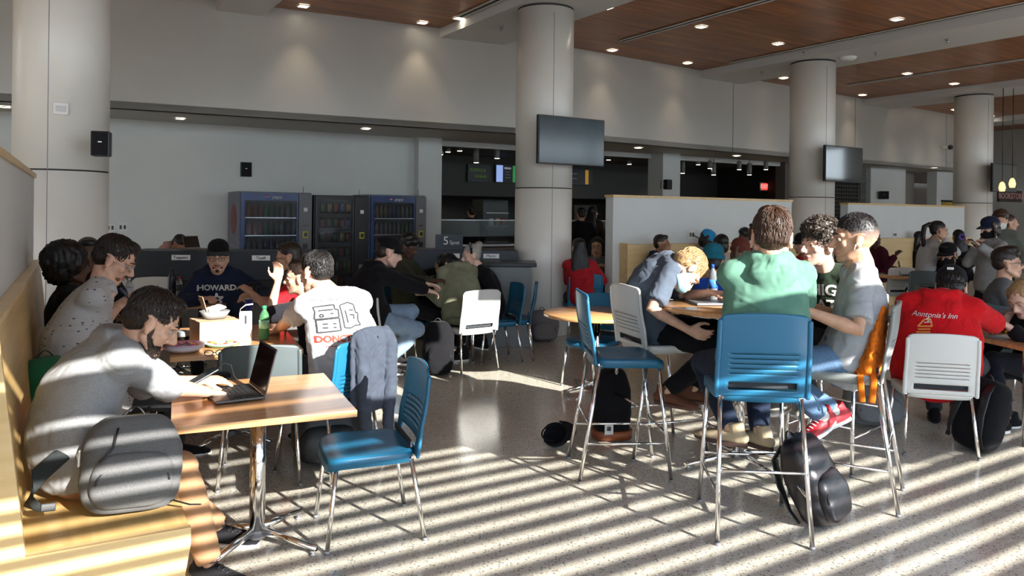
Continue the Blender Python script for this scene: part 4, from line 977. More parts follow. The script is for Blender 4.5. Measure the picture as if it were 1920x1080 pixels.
    # trousers
    if legs:
        mb = MB(); f2 = .9 + .1 * fat
        mb.ring([P + UP * .06 * s, P, P - UP * .055 * s], [(.160 * fat * s, .120 * fat * s), (.172 * fat * s, .130 * fat * s), (.15 * fat * s, .11 * fat * s)], side=Rt, n=20, cap='round')
        for i, k in enumerate((-1, 1)):
            a, b, c = leg[k]; hemz = b.lerp(c, .99 if bs != 'short' else .1)
            mb.ring([a, a.lerp(b, .45), b, b.lerp(c, .3), b.lerp(c, .7), hemz], [.100 * s * f2, .086 * s * f2, .071 * s * f2, .068 * s * f2, .058 * s, .050 * s], n=16, cap='round' if False else True)
            mb.ell(b, .071 * s * f2)
        me = fuse(mb, vc, 6); wrinkle(me, {0: .0055, 1: .005, 2: .004}[lod], 8 / s, random.random() * 20); me.materials.append(bottom or cloth('black_trousers', (.012, .012, .014))); link('trousers', me, t)
        if sockc:
            for k in (-1, 1): m = MB(); m.ring([leg[k][1].lerp(leg[k][2], .78), leg[k][2]], [.043 * s, .042 * s], n=14, cap='round'); m.obj('sock', sockc, t)
        if lod < 2 or shoes[0]:
            for i, k in enumerate((-1, 1)): shoe(t, leg[k][2], toe[i] if toe else Fd, s, shoes[0] or cloth('black_shoe', (.015, .015, .016)), shoes[1] or M_WHITEP, shoes[2], plantar=plantar)
    return dict(t=t, h=h, R=HRm, S=S, sp=sp, sh=sh, arm=arm, leg=leg, F=Fd, Rt=Rt, N=N, P=P, top=topo, s=s)
def fade_mat(H, R, S, sk):
    m = bpy.data.materials.new('faded_sides'); m.use_nodes = True; n = m.node_tree; b = n.nodes['Principled BSDF']; b.inputs['Roughness'].default_value = .55
    g = n.nodes.new('ShaderNodeTexCoord'); dt = n.nodes.new('ShaderNodeVectorMath'); dt.operation = 'DOT_PRODUCT'; u = R.col[2]; dt.inputs[1].default_value = tuple(u)
    n.links.new(g.outputs['Object'], dt.inputs[0]); mr = n.nodes.new('ShaderNodeMapRange'); z0 = Vector(H).dot(u); mr.inputs['From Min'].default_value = z0 - .02 * S; mr.inputs['From Max'].default_value = z0 + .055 * S
    n.links.new(dt.outputs['Value'], mr.inputs['Value']); mx = n.nodes.new('ShaderNodeMix'); mx.data_type = 'RGBA'; n.links.new(mr.outputs[0], mx.inputs[0]); mx.inputs[6].default_value = (.42, .26, .19, 1); mx.inputs[7].default_value = (.012, .010, .010, 1); n.links.new(mx.outputs[2], b.inputs['Base Color']); return m
# ================================================================== placing the furniture
# stools and chairs; angles are the way a sitter faces
seat_at((0.745, 4.96), 4, M_BLUE, 'empty blue bar stool turned sideways at the left of the high table', None, True, pad=None)
seat_at((1.325, 4.15), 85, M_BLUE, 'blue bar stool seen from behind under the man in green hoodie', None, True)
seat_at((2.02, 4.60), 150, mat('warmgrey_shell', (0.23, 0.245, 0.235), 0.4), 'grey bar stool with an orange bag on it at the right of the high table', None, True)
seat_at(G(1237, 640, .76), 18, M_WSHELL, 'white bar stool under the sleeping man', None, True)
seat_at((-0.76, 3.99), 201, M_BLUE, 'blue chair nearest the camera beside the front table', None)
seat_at((-0.47, 8.10), 127, M_WSHELL, 'white chair lit by full sun in the middle of the floor', None)
seat_at(G(706, 622, .45), 62, M_WSHELL, 'white chair under the man in jeans and black hoodie', None)
seat_at((0.0, 8.80), 178, M_BLUE, 'blue chair seen edge-on just left of the middle column', None)
seat_at(G(926, 600, .45), 200, M_BLUE, 'blue chair behind the edge-on blue chair, under the woman with grey hair', None)
seat_at(G(1088, 568, .45), 100, M_BLUE, 'blue chair under the long-haired woman in red', None)
seat_at((0.82, 7.42), 238, M_BLUE, 'blue chair tucked behind the low round table', None)
seat_at(G(1745, 722, .45), 76, M_WSHELL, 'white chair under the man in the red hoodie', None)
seat_at((-1.57, 4.80), 106, M_GSHELL, 'grey chair between the front table and the table behind it', None)
seat_at(G(614, 748, .45), 150, M_BLUE, 'blue chair under the man in the white printed T-shirt', None)
seat_at(G(292, 580, .45), 112, M_WSHELL, 'white chair at the far left group, back towards the camera', None)
seat_at(G(1030, 552, .45), 350, M_WSHELL, 'white chair holding a black bag beside the middle column', None)
seat_at(G(1190, 545, .45), 95, M_GSHELL, 'pale grey chair behind the white bar stool', None)
seat_at(G(1672, 547, .45), 95, M_WSHELL, 'empty white chair at the far round table', None)
seat_at(G(1806, 590, .45), 190, M_WSHELL, 'sunlit white chair behind the man in the red hoodie', None)
seat_at(G(1848, 545, .45), 200, M_WSHELL, 'far white chair in front of the standing man', None)
seat_at(G(1905, 652, .45), 12, mat('teal_shell', (0.13, 0.22, 0.26), 0.4), 'blue-grey chair of the man with glasses near the right edge', None)
seat_at(G(1799, 566, .45), 170, M_GSHELL, 'dark grey chair of the masked person at the far round table', None)
seat_at(G(1738, 557, .45), 60, M_GSHELL, 'grey chair under the woman with a ponytail', None)
seat_at(G(420, 616, .45), 280, M_GSHELL, 'dark chair under the man in the printed navy hoodie', None)
seat_at(G(840, 575, .45), 300, M_WSHELL, 'white chair beyond the square table in the middle', None)

T1 = table_square((-1.26, 3.80), 0.80, 0.88, 'square wood table in the foreground with the open laptop', deg=24)
T2 = table_square((-2.02, 5.50), 0.82, 1.25, 'wood table behind the front one holding the cardboard box', deg=24, legs=False)
T3 = table_square(G(335, 565, .74), 0.9, 0.8, 'small wood table far left with drink bottles', deg=20)
T4 = table_square(G(812, 543, .74), 0.95, 0.75, 'square wood table in the middle where three people lean', deg=8, legs=True)
T5 = table_round(G(1118, 586, .74), 0.50, 0.74, 'low round wood table, empty, half in sunlight', base_deg=30)
T6 = table_round(G(1388, 572, 1.07), 0.53, 1.07, 'high round wood table with water bottle and phones', base_deg=20, ring=True, foot=0.42)
T7 = table_square(G(1145, 519, .74), 0.75, 0.6, 'small wood table of the two women by the middle partition', deg=20, legs=True)
T8 = table_round(G(1698, 516, .74), 0.52, 0.74, 'far round wood table with a black laptop')
T9 = table_square(G(1925, 634, .74) + AX * 0.1, 0.9, 0.85, 'wood table at the right edge covered with clothes', deg=8, legs=True)
T10 = table_square(G(1688, 472, .74), 0.8, 0.7, 'far wood table at the right booth')
T11 = table_square(G(1815, 462, .74) , 0.8, 0.7, 'farthest wood table by the last column', legs=True)

# ================================================================== people
C_GREYH = cloth('grey_heather', (0.27, 0.275, 0.28), heather=.2)
D = bez

BLK = cloth('black', (0.007, 0.007, 0.0085)); NAVY = cloth('navy', (0.012, 0.018, 0.04)); DKG = cloth('charcoal', (0.035, 0.037, 0.04))
p1 = person('man in grey hoodie and tan trousers typing on a laptop on the bench', W(150, 842, 3.28), W(222, 655, 3.38), W(284, 605, 3.30), 36, look=(28, 32, 0),
    hands=(W(376, 714, 3.86), W(388, 735, 3.70)), tl=.86, feet=(G(408, 985, .09), G(392, 1052, .09)), sk='light', top=C_GREYH, sleeve=1.18, tk='hoodie', bottom=cloth('tan_chino', (0.36, 0.20, 0.105)),
    hair=('short', 'dkbrown'), lod=0, s=1.09, hs=1.06, fat=1.22, bow=.09, elbow=(None, (-.2, -.5, -1)), palm=((0, .3, -1), (0, 0, -1)), curl=(.35, .35), toe=((1, -.05, 0), (.95, -.3, 0)), hood=True, hem=.09, shoes=(cloth('black_canvas', (.014, .014, .016)), M_WHITEP, M_BLACK))
def add_beard(p, style, col, sd=4.2, lod=1):
    m = hair_mesh(style, p['h'], p['R'], p['S'], .0055, sd, lod); m.materials.append(HR[col]); link('beard', m, p['t'])
add_beard(p1, 'beard', 'dkbrown', lod=0)
M_POLKA = bpy.data.materials.new('speckled_shirt'); M_POLKA.use_nodes = True
def _polka():
    n = M_POLKA.node_tree; b = n.nodes['Principled BSDF']; b.inputs['Roughness'].default_value = .9; g = n.nodes.new('ShaderNodeTexCoord'); mp = n.nodes.new('ShaderNodeMapping'); mp.inputs['Scale'].default_value = (17, 17, 34)
    v = n.nodes.new('ShaderNodeTexVoronoi'); v.inputs['Scale'].default_value = 1.35; v.inputs['Randomness'].default_value = .55; r = n.nodes.new('ShaderNodeValToRGB'); r.color_ramp.elements[0].position = .17; r.color_ramp.elements[1].position = .21
    r.color_ramp.elements[0].color = (.05, .05, .06, 1); r.color_ramp.elements[1].color = (.36, .36, .355, 1); n.links.new(g.outputs['Object'], mp.inputs[0]); n.links.new(mp.outputs[0], v.inputs['Vector']); n.links.new(v.outputs['Distance'], r.inputs[0]); n.links.new(r.outputs[0], b.inputs['Base Color'])
_polka()
p2 = person('heavy man in pale speckled shirt looking at his phone on the bench', (-2.46, 4.50, .60), W(190, 540, 4.55), W(214, 488, 4.62), 22, look=(18, 30, 0), hands=(W(236, 562, 5.0), W(222, 575, 4.9)), feet=(G(330, 830, .09), G(300, 850, .09)),
    sk='light', top=M_POLKA, sleeve=1.1, tk='tee', bottom=DKG, hair=('short', 'dkbrown'), lod=0, s=1.13, fat=1.62, bow=.10, hem=.08, hs=1.06, curl=(.9, .9), chest=1.12)
glasses(p2['t'], p2['h'], p2['S'], M_STEEL); add_beard(p2, 'stubble', 'ltbrown')
phone(W(240, 556, 5.0), 200, 'phone in the hand of the man in the speckled shirt', 50)
person('person in black with a big dark afro on the bench', W(152, 672, 5.25), W(128, 560, 5.25), W(132, 500, 5.2), 30, sk='dark', top=BLK, hair=('afro', 'black'), lod=2, hands=(None, W(215, 600, 5.5)))
person('person with dark hair between the afro and the speckled shirt, face half hidden', W(190, 640, 5.85), W(172, 530, 5.9), W(165, 478, 5.9), 330, look=(300, 5, 0), sk='dark', top=BLK, hair=('short', 'black'), lod=2)
person('person in a pink hoodie bent forward behind the dark recycling counter', W(306, 535, 10.4), W(316, 466, 10.3), W(336, 459, 10.1), 350, look=(345, 45, 0), sk='mid', top=cloth('pink', (.42, .24, .21)), hair=('short', 'black'), lod=2, hood=True, hands=(W(350, 478, 10), W(345, 480, 9.8)))
p6 = person('bearded man with glasses and knit cap in navy printed hoodie', W(418, 603, 7.7), W(408, 522, 7.6), W(409, 484, 7.45), 279, look=(287, 4, 0), hands=(W(472, 552, 7.3), W(380, 560, 7.25)), sk='light', top=NAVY, hair=('short', 'dkbrown'), lod=1, hood=True, s=1.1, fat=1.15, hs=1.08, elbow=((1, .1, -.5), (-1, .1, -.5)), curl=(.9, .7))
cap_hat(p6['t'], p6['h'], p6['R'], p6['S'], BLK, beanie=True, brimc=DKG, z0=.012); glasses(p6['t'], p6['h'], p6['S'], M_BLACK); add_beard(p6, 'stubble', 'dkbrown')
bv = bvh_of(p6['top'].data); c6 = p6['sp'][4]; r6 = -p6['Rt']
print_text('shirt_lettering', 'HOWARD', .078, bv, c6 - UP * .01 + p6['F'] * .1, r6, UP, M_PRINTW, p6['t'], bold=.0025)
print_lines('shirt_emblem', [[(-.06, .02), (-.02, -.01), (-.05, -.03), (-.01, -.05), (0, -.09), (.01, -.05), (.05, -.03), (.02, -.01), (.06, .02), (.01, .02), (0, .06), (-.01, .02), (-.06, .02)]], .018, bv, c6 - UP * .12 + p6['F'] * .1, r6, UP, M_PRINTW, p6['t'])
phone(W(474, 541, 7.2), 280, 'dark phone held by the man in the navy printed hoodie', 55)
p7 = person('man with glasses in red shirt sitting in profile behind the printed T-shirt', W(590, 622, 6.95), W(556, 532, 6.9), W(541, 484, 6.85), 188, look=(188, 8, 0), hands=(W(470, 548, 6.7), W(478, 560, 7.1)), sk='tan', top=cloth('red', (.40, .012, .018)), sleeve=.8, tk='tee', hair=('short', 'dkbrown'), lod=1, s=1.06, hs=1.08, bottom=cloth('grey_trousers', (.09, .095, .10)), feet=(W(455, 700, 6.5), W(440, 680, 6.8)), knee=((-.4, 0, 1), (-.4, 0, 1)), fat=1.1)
glasses(p7['t'], p7['h'], p7['S'], M_BLACK); add_beard(p7, 'stubble', 'dkbrown')
p8 = person('young man in dark jacket raising one hand beside the printed T-shirt', W(590, 680, 5.95), W(583, 576, 6.0), W(563, 522, 6.0), 186, look=(186, 2, 0), hands=(W(521, 528, 5.9), W(520, 625, 6.15)), sk='light', top=cloth('dark_jacket', (.022, .022, .028)), sleeve=1.0, tk='jacket', hair=('short', 'dkbrown'), lod=1, s=1.04, hs=1.1, fdir=((0.05, 0, 1), None), palm=((0, -1, 0), (0, 0, -1)), curl=(.35, .5), elbow=((-.5, -.2, -1), None))
p9 = person('man in white T-shirt with printed back seen from behind', W(652, 702, 5.12), W(622, 556, 5.08), W(592, 512, 5.12), 125, look=(150, 12, 6), hands=(W(520, 618, 5.55), W(610, 620, 5.7)), sk='light', top=cloth('white', (.60, .60, .62)), sleeve=.72, tk='tee', bottom=cloth('blue_denim', (.06, .09, .14)), hair=('short', 'black'), lod=0, s=1.14, hs=1.04, fat=1.18, elbow=((-.6, -.3, -.9), (.6, .3, -.9)), hem=.11, wr=1.5, shw=1.08, flare=1.08)
bv = bvh_of(p9['top'].data); r9 = p9['Rt']; u9 = (p9['sp'][5] - p9['sp'][1]).normalized(); c9 = p9['sp'][4] - p9['F'] * .1 - u9 * .05 - r9 * .035; KINK = mat('ink_black', (.03, .03, .033), .8); KR = mat('ink_red', (.42, .06, .04), .8)
print_lines('back_print_outline', [[(-.16, .08), (-.03, .09), (-.03, .06), (-.01, .06), (-.01, .01), (-.15, 0), (-.15, .05), (-.16, .08)], [(-.145, -.005), (-.01, .005), (-.005, -.075), (-.14, -.085), (-.145, -.005)], [(.005, .085), (.06, .10), (.10, .085), (.105, .03), (.12, .03), (.115, -.02), (.13, -.05), (.09, -.05), (.06, -.065), (.02, -.06), (.005, .085)],
    [(-.13, .055), (-.04, .06)], [(-.12, .03), (-.10, .03), (-.10, .015), (-.12, .015), (-.12, .03)], [(-.06, .035), (-.04, .035)], [(-.11, -.03), (-.08, -.03)], [(-.11, -.055), (-.08, -.055)], [(-.05, -.03), (-.03, -.03)], [(-.05, -.055), (-.03, -.055)], [(.035, .05), (.045, -.03)], [(.06, .05), (.09, .05)], [(.06, .02), (.09, .02), (.09, -.01)]], .009, bv, c9 + u9 * .06, r9, u9, KINK, p9['t'])
print_text('back_print_small', 'YUEN LOW PO FONG', .030, bv, c9 + u9 * .185, r9, u9, KINK, p9['t'])
print_text('back_print_red', 'DONCTOWN', .058, bv, c9 - u9 * .072, r9, u9, KR, p9['t'], bold=.003)
print_lines('back_print_badge', [[(.03 + .032 * math.cos(a), -.155 + .03 * math.sin(a)) for a in [6.2832 * i / 14 for i in range(15)]], [(.02, -.15), (.027, -.15)], [(.038, -.15), (.045, -.15)], [(.025, -.168), (.04, -.168)]], .004, bv, c9, r9, u9, KINK, p9['t'])
print_lines('back_print_lines', [[(-.11, -.115), (.11, -.115)], [(.08, -.15), (.14, -.15)], [(.08, -.165), (.14, -.165)]], .005, bv, c9, r9, u9, KR, p9['t'])
p10 = person('man in black hoodie and cap and light jeans on a white chair', W(690, 594, 7.6), W(706, 505, 7.55), W(729, 474, 7.5), 28, look=(18, 14, 0), hands=(W(800, 533, 8.1), W(803, 545, 7.8)), sk='pale', top=BLK, bottom=cloth('light_jeans', (.23, .32, .42)), hair=('short', 'dkbrown'), lod=1, s=1.13, fat=1.45, hood=True, bow=.08, feet=(W(745, 665, 7.8), W(722, 680, 7.5)), knee=((1, .3, 1), (1, -.1, .8)), chest=1.1, toe=((1, -.2, 0), (.9, -.5, 0)))
cap_hat(p10['t'], p10['h'], p10['R'], p10['S'], BLK)
p11 = person('dark-skinned man in olive jacket leaning over the middle table', W(762, 575, 8.7), W(760, 498, 8.7), W(766, 464, 8.65), 345, look=(335, 22, 0), hands=(W(822, 522, 8.6), W(815, 526, 8.3)), sk='dark', top=cloth('dark_olive', (.035, .035, .02)), hair=('curly', 'black'), lod=2)
person('person with black hair in black bent low over the middle table', W(812, 590, 9.4), W(818, 520, 9.35), W(830, 498, 9.1), 290, look=(290, 40, 0), sk='tan', top=BLK, hair=('short', 'black'), lod=2)
p13 = person('person in olive green hoodie slumped over the middle table, seen from behind', Vector((-.52, 8.22, .57)), W(866, 508, 8.45), W(846, 500, 8.75), 130, look=(150, 60, 0), hands=(W(806, 548, 8.5), W(824, 548, 8.9)), sk='light', top=cloth('olive', (.19, .20, .13)), bottom=BLK, hair=('short', 'black'), lod=1, s=1.12, fat=1.2, hood=True, bow=.03, hem=.10, elbow=((-.3, -.2, -1), (1, .2, -.6)), feet=(G(868, 655, .09), G(905, 640, .09)), shw=1.1)
p14 = person('woman with grey hair and spotted headband in black T-shirt', W(926, 578, 8.75), W(903, 512, 8.75), W(884, 480, 8.7), 200, look=(195, 10, 0), hands=(W(888, 553, 8.5), W(870, 545, 8.9)), sk='pale', top=BLK, sleeve=.9, tk='tee', hair=('bun', 'grey'), lod=1, s=1.0, elbow=((.5, -.3, -1), None))
m = MB(); m.ring([p14['h'](.086 * math.cos(a), .015 - .02 * math.sin(a), .03 + .105 * math.sin(a)) for a in [math.pi * i / 14 for i in range(15)]], (.006, .016), n=8); hb_ = m.obj('headband', BLK, p14['t'])
m = MB()
for i in range(3, 12): a = math.pi * i / 14; m.ell(p14['h'](.092 * math.cos(a), .015 - .02 * math.sin(a), .03 + .112 * math.sin(a)), .004, nu=8, nv=6)
m.obj('headband_dots', M_WHITEP, hb_)
person('woman in red jacket with very long black hair, back to the camera', W(1089, 556, 10.15), W(1087, 502, 10.15), W(1085, 466, 10.15), 98, sk='light', top=cloth('red_jacket', (.35, .015, .02)), hair=('long', 'black'), lod=2, s=1.02, tk='jacket', hands=(W(1082, 516, 10.5), W(1122, 512, 10.5)))
p16 = person('smiling woman in grey sweater facing the camera by the middle column', W(1122, 543, 11.6), W(1121, 492, 11.55), W(1119, 464, 11.5), 262, look=(258, 4, 0), hands=(W(1136, 502, 11.1), W(1110, 502, 11.1)), sk='tan', top=cloth('grey_knit', (.13, .145, .15)), tk='sweat', hair=('bob', 'black'), lod=1, s=1.08, hs=1.15)
person('young man in navy hoodie with hand on chin at the booth bench', W(1228, 550, 10.42), W(1232, 488, 10.42), W(1241, 458, 10.35), 338, look=(335, 0, 0), hands=(W(1265, 500, 10.1), W(1252, 475, 10.15)), fdir=(None, (0, 0, 1)), sk='mid', top=NAVY, hood=True, hair=('short', 'black'), lod=2, elbow=(None, (0, 0, -1)))
p18 = person('person in bright blue cap and pale jacket with long dark hair', W(1312, 535, 11.05), W(1314, 478, 11.05), W(1326, 450, 10.95), 330, look=(330, 25, 0), sk='dark', top=cloth('pale_grey', (.35, .38, .42)), tk='jacket', hair=('bob', 'black'), lod=2)
cap_hat(p18['t'], p18['h'], p18['R'], p18['S'], cloth('sky_blue', (.03, .25, .50)), z0=.008)
person('person with round black hair and cream top behind the teal beanie', W(1357, 528, 10.2), W(1357, 483, 10.2), W(1351, 458, 10.2), 110, sk='tan', top=cloth('cream', (.42, .36, .28)), hair=('bob', 'black'), lod=2)
p20 = person('person in teal knit beanie and royal blue jacket seen from behind', W(1348, 590, 7.2), W(1348, 524, 7.2), W(1338, 489, 7.15), 75, look=(60, 8, 0), sk='tan', top=cloth('royal_blue', (.015, .07, .40)), tk='jacket', hair=('under', 'black'), lod=2, hs=1.15)
cap_hat(p20['t'], p20['h'], p20['R'], p20['S'] , cloth('teal_knit', (.012, .12, .17)), beanie=True)
p21 = person('person in red-brown beanie and glasses facing the camera', W(1390, 575, 8.3), W(1390, 505, 8.3), W(1390, 474, 8.2), 285, look=(300, 4, 0), sk='light', top=DKG, hair=('bob', 'ltbrown'), lod=1)
cap_hat(p21['t'], p21['h'], p21['R'], p21['S'], cloth('rust_knit', (.13, .035, .025)), beanie=True, z0=.005); glasses(p21['t'], p21['h'], p21['S'], M_BLACK)
person('person with spiky black curls by the middle partition', W(1396, 522, 11.85), W(1396, 472, 11.85), W(1395, 447, 11.8), 200, sk='dark', top=BLK, hair=('curly', 'black'), lod=2)
person('person in a white patterned top behind the green hoodie man', W(1424, 520, 10.6), W(1424, 465, 10.6), W(1416, 436, 10.6), 170, sk='dark', top=cloth('pale_pattern', (.40, .38, .35), heather=.3), hair=('short', 'black'), lod=2)
p27 = person('man in red shirt with black cap left of the curly-haired man', W(1515, 555, 9.2), W(1516, 492, 9.2), W(1505, 458, 9.15), 190, look=(190, 5, 0), sk='mid', top=cloth('bright_red', (.50, .02, .02)), tk='tee', sleeve=.9, hair=('under', 'black'), lod=2)
cap_hat(p27['t'], p27['h'], p27['R'], p27['S'], BLK)
# the high table
p23 = person('blond man asleep with his head on the high table', W(1222, 616, 5.5), W(1250, 494, 5.35), W(1287, 505, 5.2), 12, look=(5, 72, -12), hands=(W(1330, 549, 5.15), W(1290, 618, 5.05)), sk='light', top=cloth('slate', (.075, .095, .125)), sleeve=.85, tk='tee', bottom=BLK, hair=('short', 'blond'), lod=0, s=1.12, bow=.10,
    elbow=((-.2, .9, -.4), (-.5, -.5, -1)), feet=(W(1300, 728, 5.3), W(1252, 732, 5.1)), knee=((1, .1, .6), (1, -.2, .4)), toe=((1, -.3, 0), (.8, -.6, 0)), shoes=(mat('brown_suede', (.11, .04, .02), .8, bump=.4), mat('brown_sole', (.09, .045, .03), .7), None), wr=1.4, fat=1.05, fdir=((1, -.2, 0), (1, -.1, -.35)), palm=((0, 0, -1), (-.2, .8, .4)), curl=(.3, .35), hem=.08)
mask(p23['t'], p23['h'], p23['R'], p23['S'], cloth('blue_mask', (.25, .42, .50)))
p24 = person('man in green hoodie seen from behind on a blue bar stool', W(1424, 682, 4.27), W(1438, 500, 4.20), W(1447, 447, 4.15), 86, look=(72, 8, 4), hands=(W(1400, 566, 4.78), W(1478, 566, 4.72)), sk='light', top=cloth('sage_green', (.10, .215, .155)), bottom=cloth('dark_denim', (.012, .018, .035)), hair=('side', 'brown'), lod=0, s=1.14, fat=1.15, hood=True, hem=.10,
    elbow=((-.8, -.2, -.6), (.55, -.3, -.8)), feet=(W(1370, 800, 4.38), W(1424, 806, 4.42)), knee=((-.2, 1, .6), (.2, 1, .6)), toe=((-.7, .6, 0), (-.45, .8, 0)), shoes=(mat('tan_canvas', (.34, .27, .17), .9, bump=.4), mat('dark_sole', (.05, .025, .02), .7), None), shw=1.0, chest=1.0, flare=1.05, wr=1.3, hs=1.10)
p25 = person('curly-haired young man in dark green T-shirt at the high table', W(1562, 650, 5.15), W(1548, 514, 5.0), W(1537, 462, 4.92), 228, look=(196, -2, 0), hands=(W(1598, 610, 4.7), W(1500, 588, 4.75)), sk='pale', top=cloth('forest_green', (.022, .035, .022)), sleeve=.8, tk='tee', bottom=DKG, hair=('curly', 'ash'), lod=0, s=1.10, hs=1.10, feet=(W(1470, 742, 4.95), W(1520, 745, 4.9)), shoes=(cloth('white_canvas', (.5, .48, .42)), M_WHITEP, None), flare=1.05, shw=1.05)
bv = bvh_of(p25['top'].data); r25 = -p25['Rt']; c25 = p25['sp'][4] + p25['F'] * .1
print_text('shirt_lettering', 'MICHIGAN', .098, bv, c25 + UP * .02, r25, UP, M_PRINTW, p25['t'], bold=.003); print_text('shirt_lettering', 'STATE', .098, bv, c25 - UP * .08, r25, UP, M_PRINTW, p25['t'], bold=.003)
p26 = person('man with faded haircut in grey T-shirt on the grey bar stool', W(1584, 672, 4.6), W(1612, 508, 4.52), W(1602, 450, 4.5), 158, look=(166, 2, 0), hands=(W(1515, 584, 4.25), W(1520, 574, 4.75)), sk='tan', top=cloth('grey_tee', (.30, .31, .32)), sleeve=.80, tk='tee', bottom=cloth('washed_denim', (.10, .17, .27), heather=.35), hair=('fade', 'black'), lod=0, s=1.11, hs=1.10, fat=1.02,
    elbow=((.6, -.6, -1), (0, .5, -1)), feet=(W(1540, 778, 4.55), W(1562, 768, 4.78)), toe=((-.9, -.45, 0), (-1, -.1, 0)), shoes=(mat('red_leather', (.42, .02, .03), .5), M_WHITEP, M_WHITEP), plantar=18, sockc=cloth('white_sock', (.6, .6, .58)), knee=((-1, .1, .5), (-1, .3, .5)), hem=.12, wr=1.6, flare=1.05, neckr=1.3)
m = MB(); m.ell(p26['h'](-.086, .004, -.016), (.006, .008, .008), nu=10, nv=8); m.cyl(p26['h'](-.087, .010, -.018), p26['h'](-.086, .018, -.045), .003, 8); m.obj('earbud', M_WHITEP, p26['t'])
person('man in burgundy top and navy cap at the far booth', W(1646, 512, 14.45), W(1650, 473, 14.45), W(1640, 452, 14.4), 5, look=(15, 3, 0), sk='dark', top=cloth('burgundy', (.06, .008, .02)), hair=('short', 'black'), lod=2, fat=1.5, s=1.1, hands=(None, W(1680, 478, 14.1)))
q = bpy.context.scene
p29 = person('woman with black ponytail in white sweatshirt resting her chin on her hand', W(1738, 520, 11.6), W(1747, 462, 11.6), W(1760, 433, 11.5), 350, look=(345, 5, 0), hands=(W(1775, 470, 11.2), W(1768, 447, 11.3)), fdir=(None, (0, 0, 1)), elbow=(None, (.2, -.2, -1)), sk='light', top=cloth('white_sweat', (.42, .43, .43)), tk='sweat', hair=('pony', 'black'), lod=1, s=1.1, hs=1.1)
person('person in black behind the woman with the ponytail', W(1714, 508, 15.5), W(1718, 466, 15.5), W(1726, 446, 15.4), 350, sk='light', top=BLK, hair=('long', 'black'), lod=2)
p30 = person('person with long black hair and a purple hair tie near the last column', W(1800, 505, 13.4), W(1800, 468, 13.4), W(1796, 445, 13.4), 85, sk='tan', top=BLK, hair=('long', 'black'), lod=2)
m = MB(); m.ring([p30['h'](.04 * math.cos(a), -.13, .01 + .04 * math.sin(a)) for a in [6.283 * i / 16 for i in range(16)]], .016, n=8, closed=True, cap=False); m.obj('hair_tie', cloth('purple', (.15, .08, .35)), p30['t'])
p31 = person('masked person in black with gold earring typing at the far round table', W(1803, 550, 11.4), W(1793, 503, 11.3), W(1777, 478, 11.1), 205, look=(212, 12, 0), hands=(W(1742, 509, 11.5), W(1748, 507, 11.8)), sk='mid', top=BLK, hair=('short', 'black'), lod=1, s=1.15, hs=1.18)
cap_hat(p31['t'], p31['h'], p31['R'], p31['S'], BLK); mask(p31['t'], p31['h'], p31['R'], p31['S'], BLK)
M_GOLD = mat('gold', (.6, .42, .14), .3, metal=1)
m = MB(); m.ell(p31['h'](-.086, -.004, -.03), .016, nu=10, nv=8); m.ring([p31['N'] + Vector((-.02, -.10, .05)), p31['N'] + Vector((-.10, -.16, -.05)), p31['N'] + Vector((-.2, -.17, -.16))], .006, n=6); m.obj('earring', M_GOLD, p31['t'])
p32 = person('man in bright red printed hoodie and black cap hunched over the right table', W(1752, 690, 5.72), W(1758, 570, 5.62), W(1783, 540, 5.78), 62, look=(55, 42, 0), hands=(W(1800, 610, 6.35), W(1862, 612, 5.95)), sk='light', top=cloth('hoodie_red', (.50, .008, .012)), bottom=cloth('slate_trousers', (.045, .05, .055)), hair=('under', 'black'), lod=0, s=1.16, fat=1.45, hood=True, bow=.09, hem=.12,
    elbow=((-1, .3, -.3), (1, -.9, -.5)), feet=(G(1752, 768, .09), G(1800, 775, .09)), knee=((.6, .8, .9), (.9, .2, .9)), chest=1.12, shw=1.15, wr=1.2, shoes=(BLK, M_BLACK, None), curl=(.4, .4))
cap_hat(p32['t'], p32['h'], p32['R'], p32['S'], BLK)
m = MB(); m.box(p32['h'](0, -.115, .06), (.045, .006, .022), X=p32['R'].col[0], Y=p32['R'].col[1], bev=.002); m.obj('cap_patch', M_WHITEP, p32['t'])
bv = bvh_of(p32['top'].data); u32 = (p32['sp'][5] - p32['sp'][1]).normalized(); c32 = p32['sp'][4] - p32['F'] * .1 - p32['Rt'] * .04
print_text('back_print_script', "Anntonia's Inn", .050, bv, c32 + u32 * .045, p32['Rt'], u32, M_PRINTW, p32['t'], shear=.4)
print_lines('back_print_ship', [[(-.10, -.03), (-.06, .02), (-.02, .03), (-.01, -.02), (-.10, -.03)], [(-.10, -.05), (-.02, -.04)], [(-.11, -.07), (-.02, -.06)]], .010, bv, c32 - u32 * .01, p32['Rt'], u32, mat('ink_orange', (.65, .28, .05), .8), p32['t'])
print_lines('back_print_sail', [[(-.05, .01), (-.03, .03)], [(-.04, 0), (-.02, .02)], [(-.06, -.01), (-.01, .0)]], .006, bv, c32 + u32 * .0, p32['Rt'], u32, M_PRINTW, p32['t'])
print_lines('back_print_waves', [[(-.11 + .01 * i, -.10 + .010 * math.sin(i * 1.1)) for i in range(12)]], .012, bv, c32 - u32 * .01, p32['Rt'], u32, mat('ink_blue', (.05, .12, .35), .8), p32['t'])
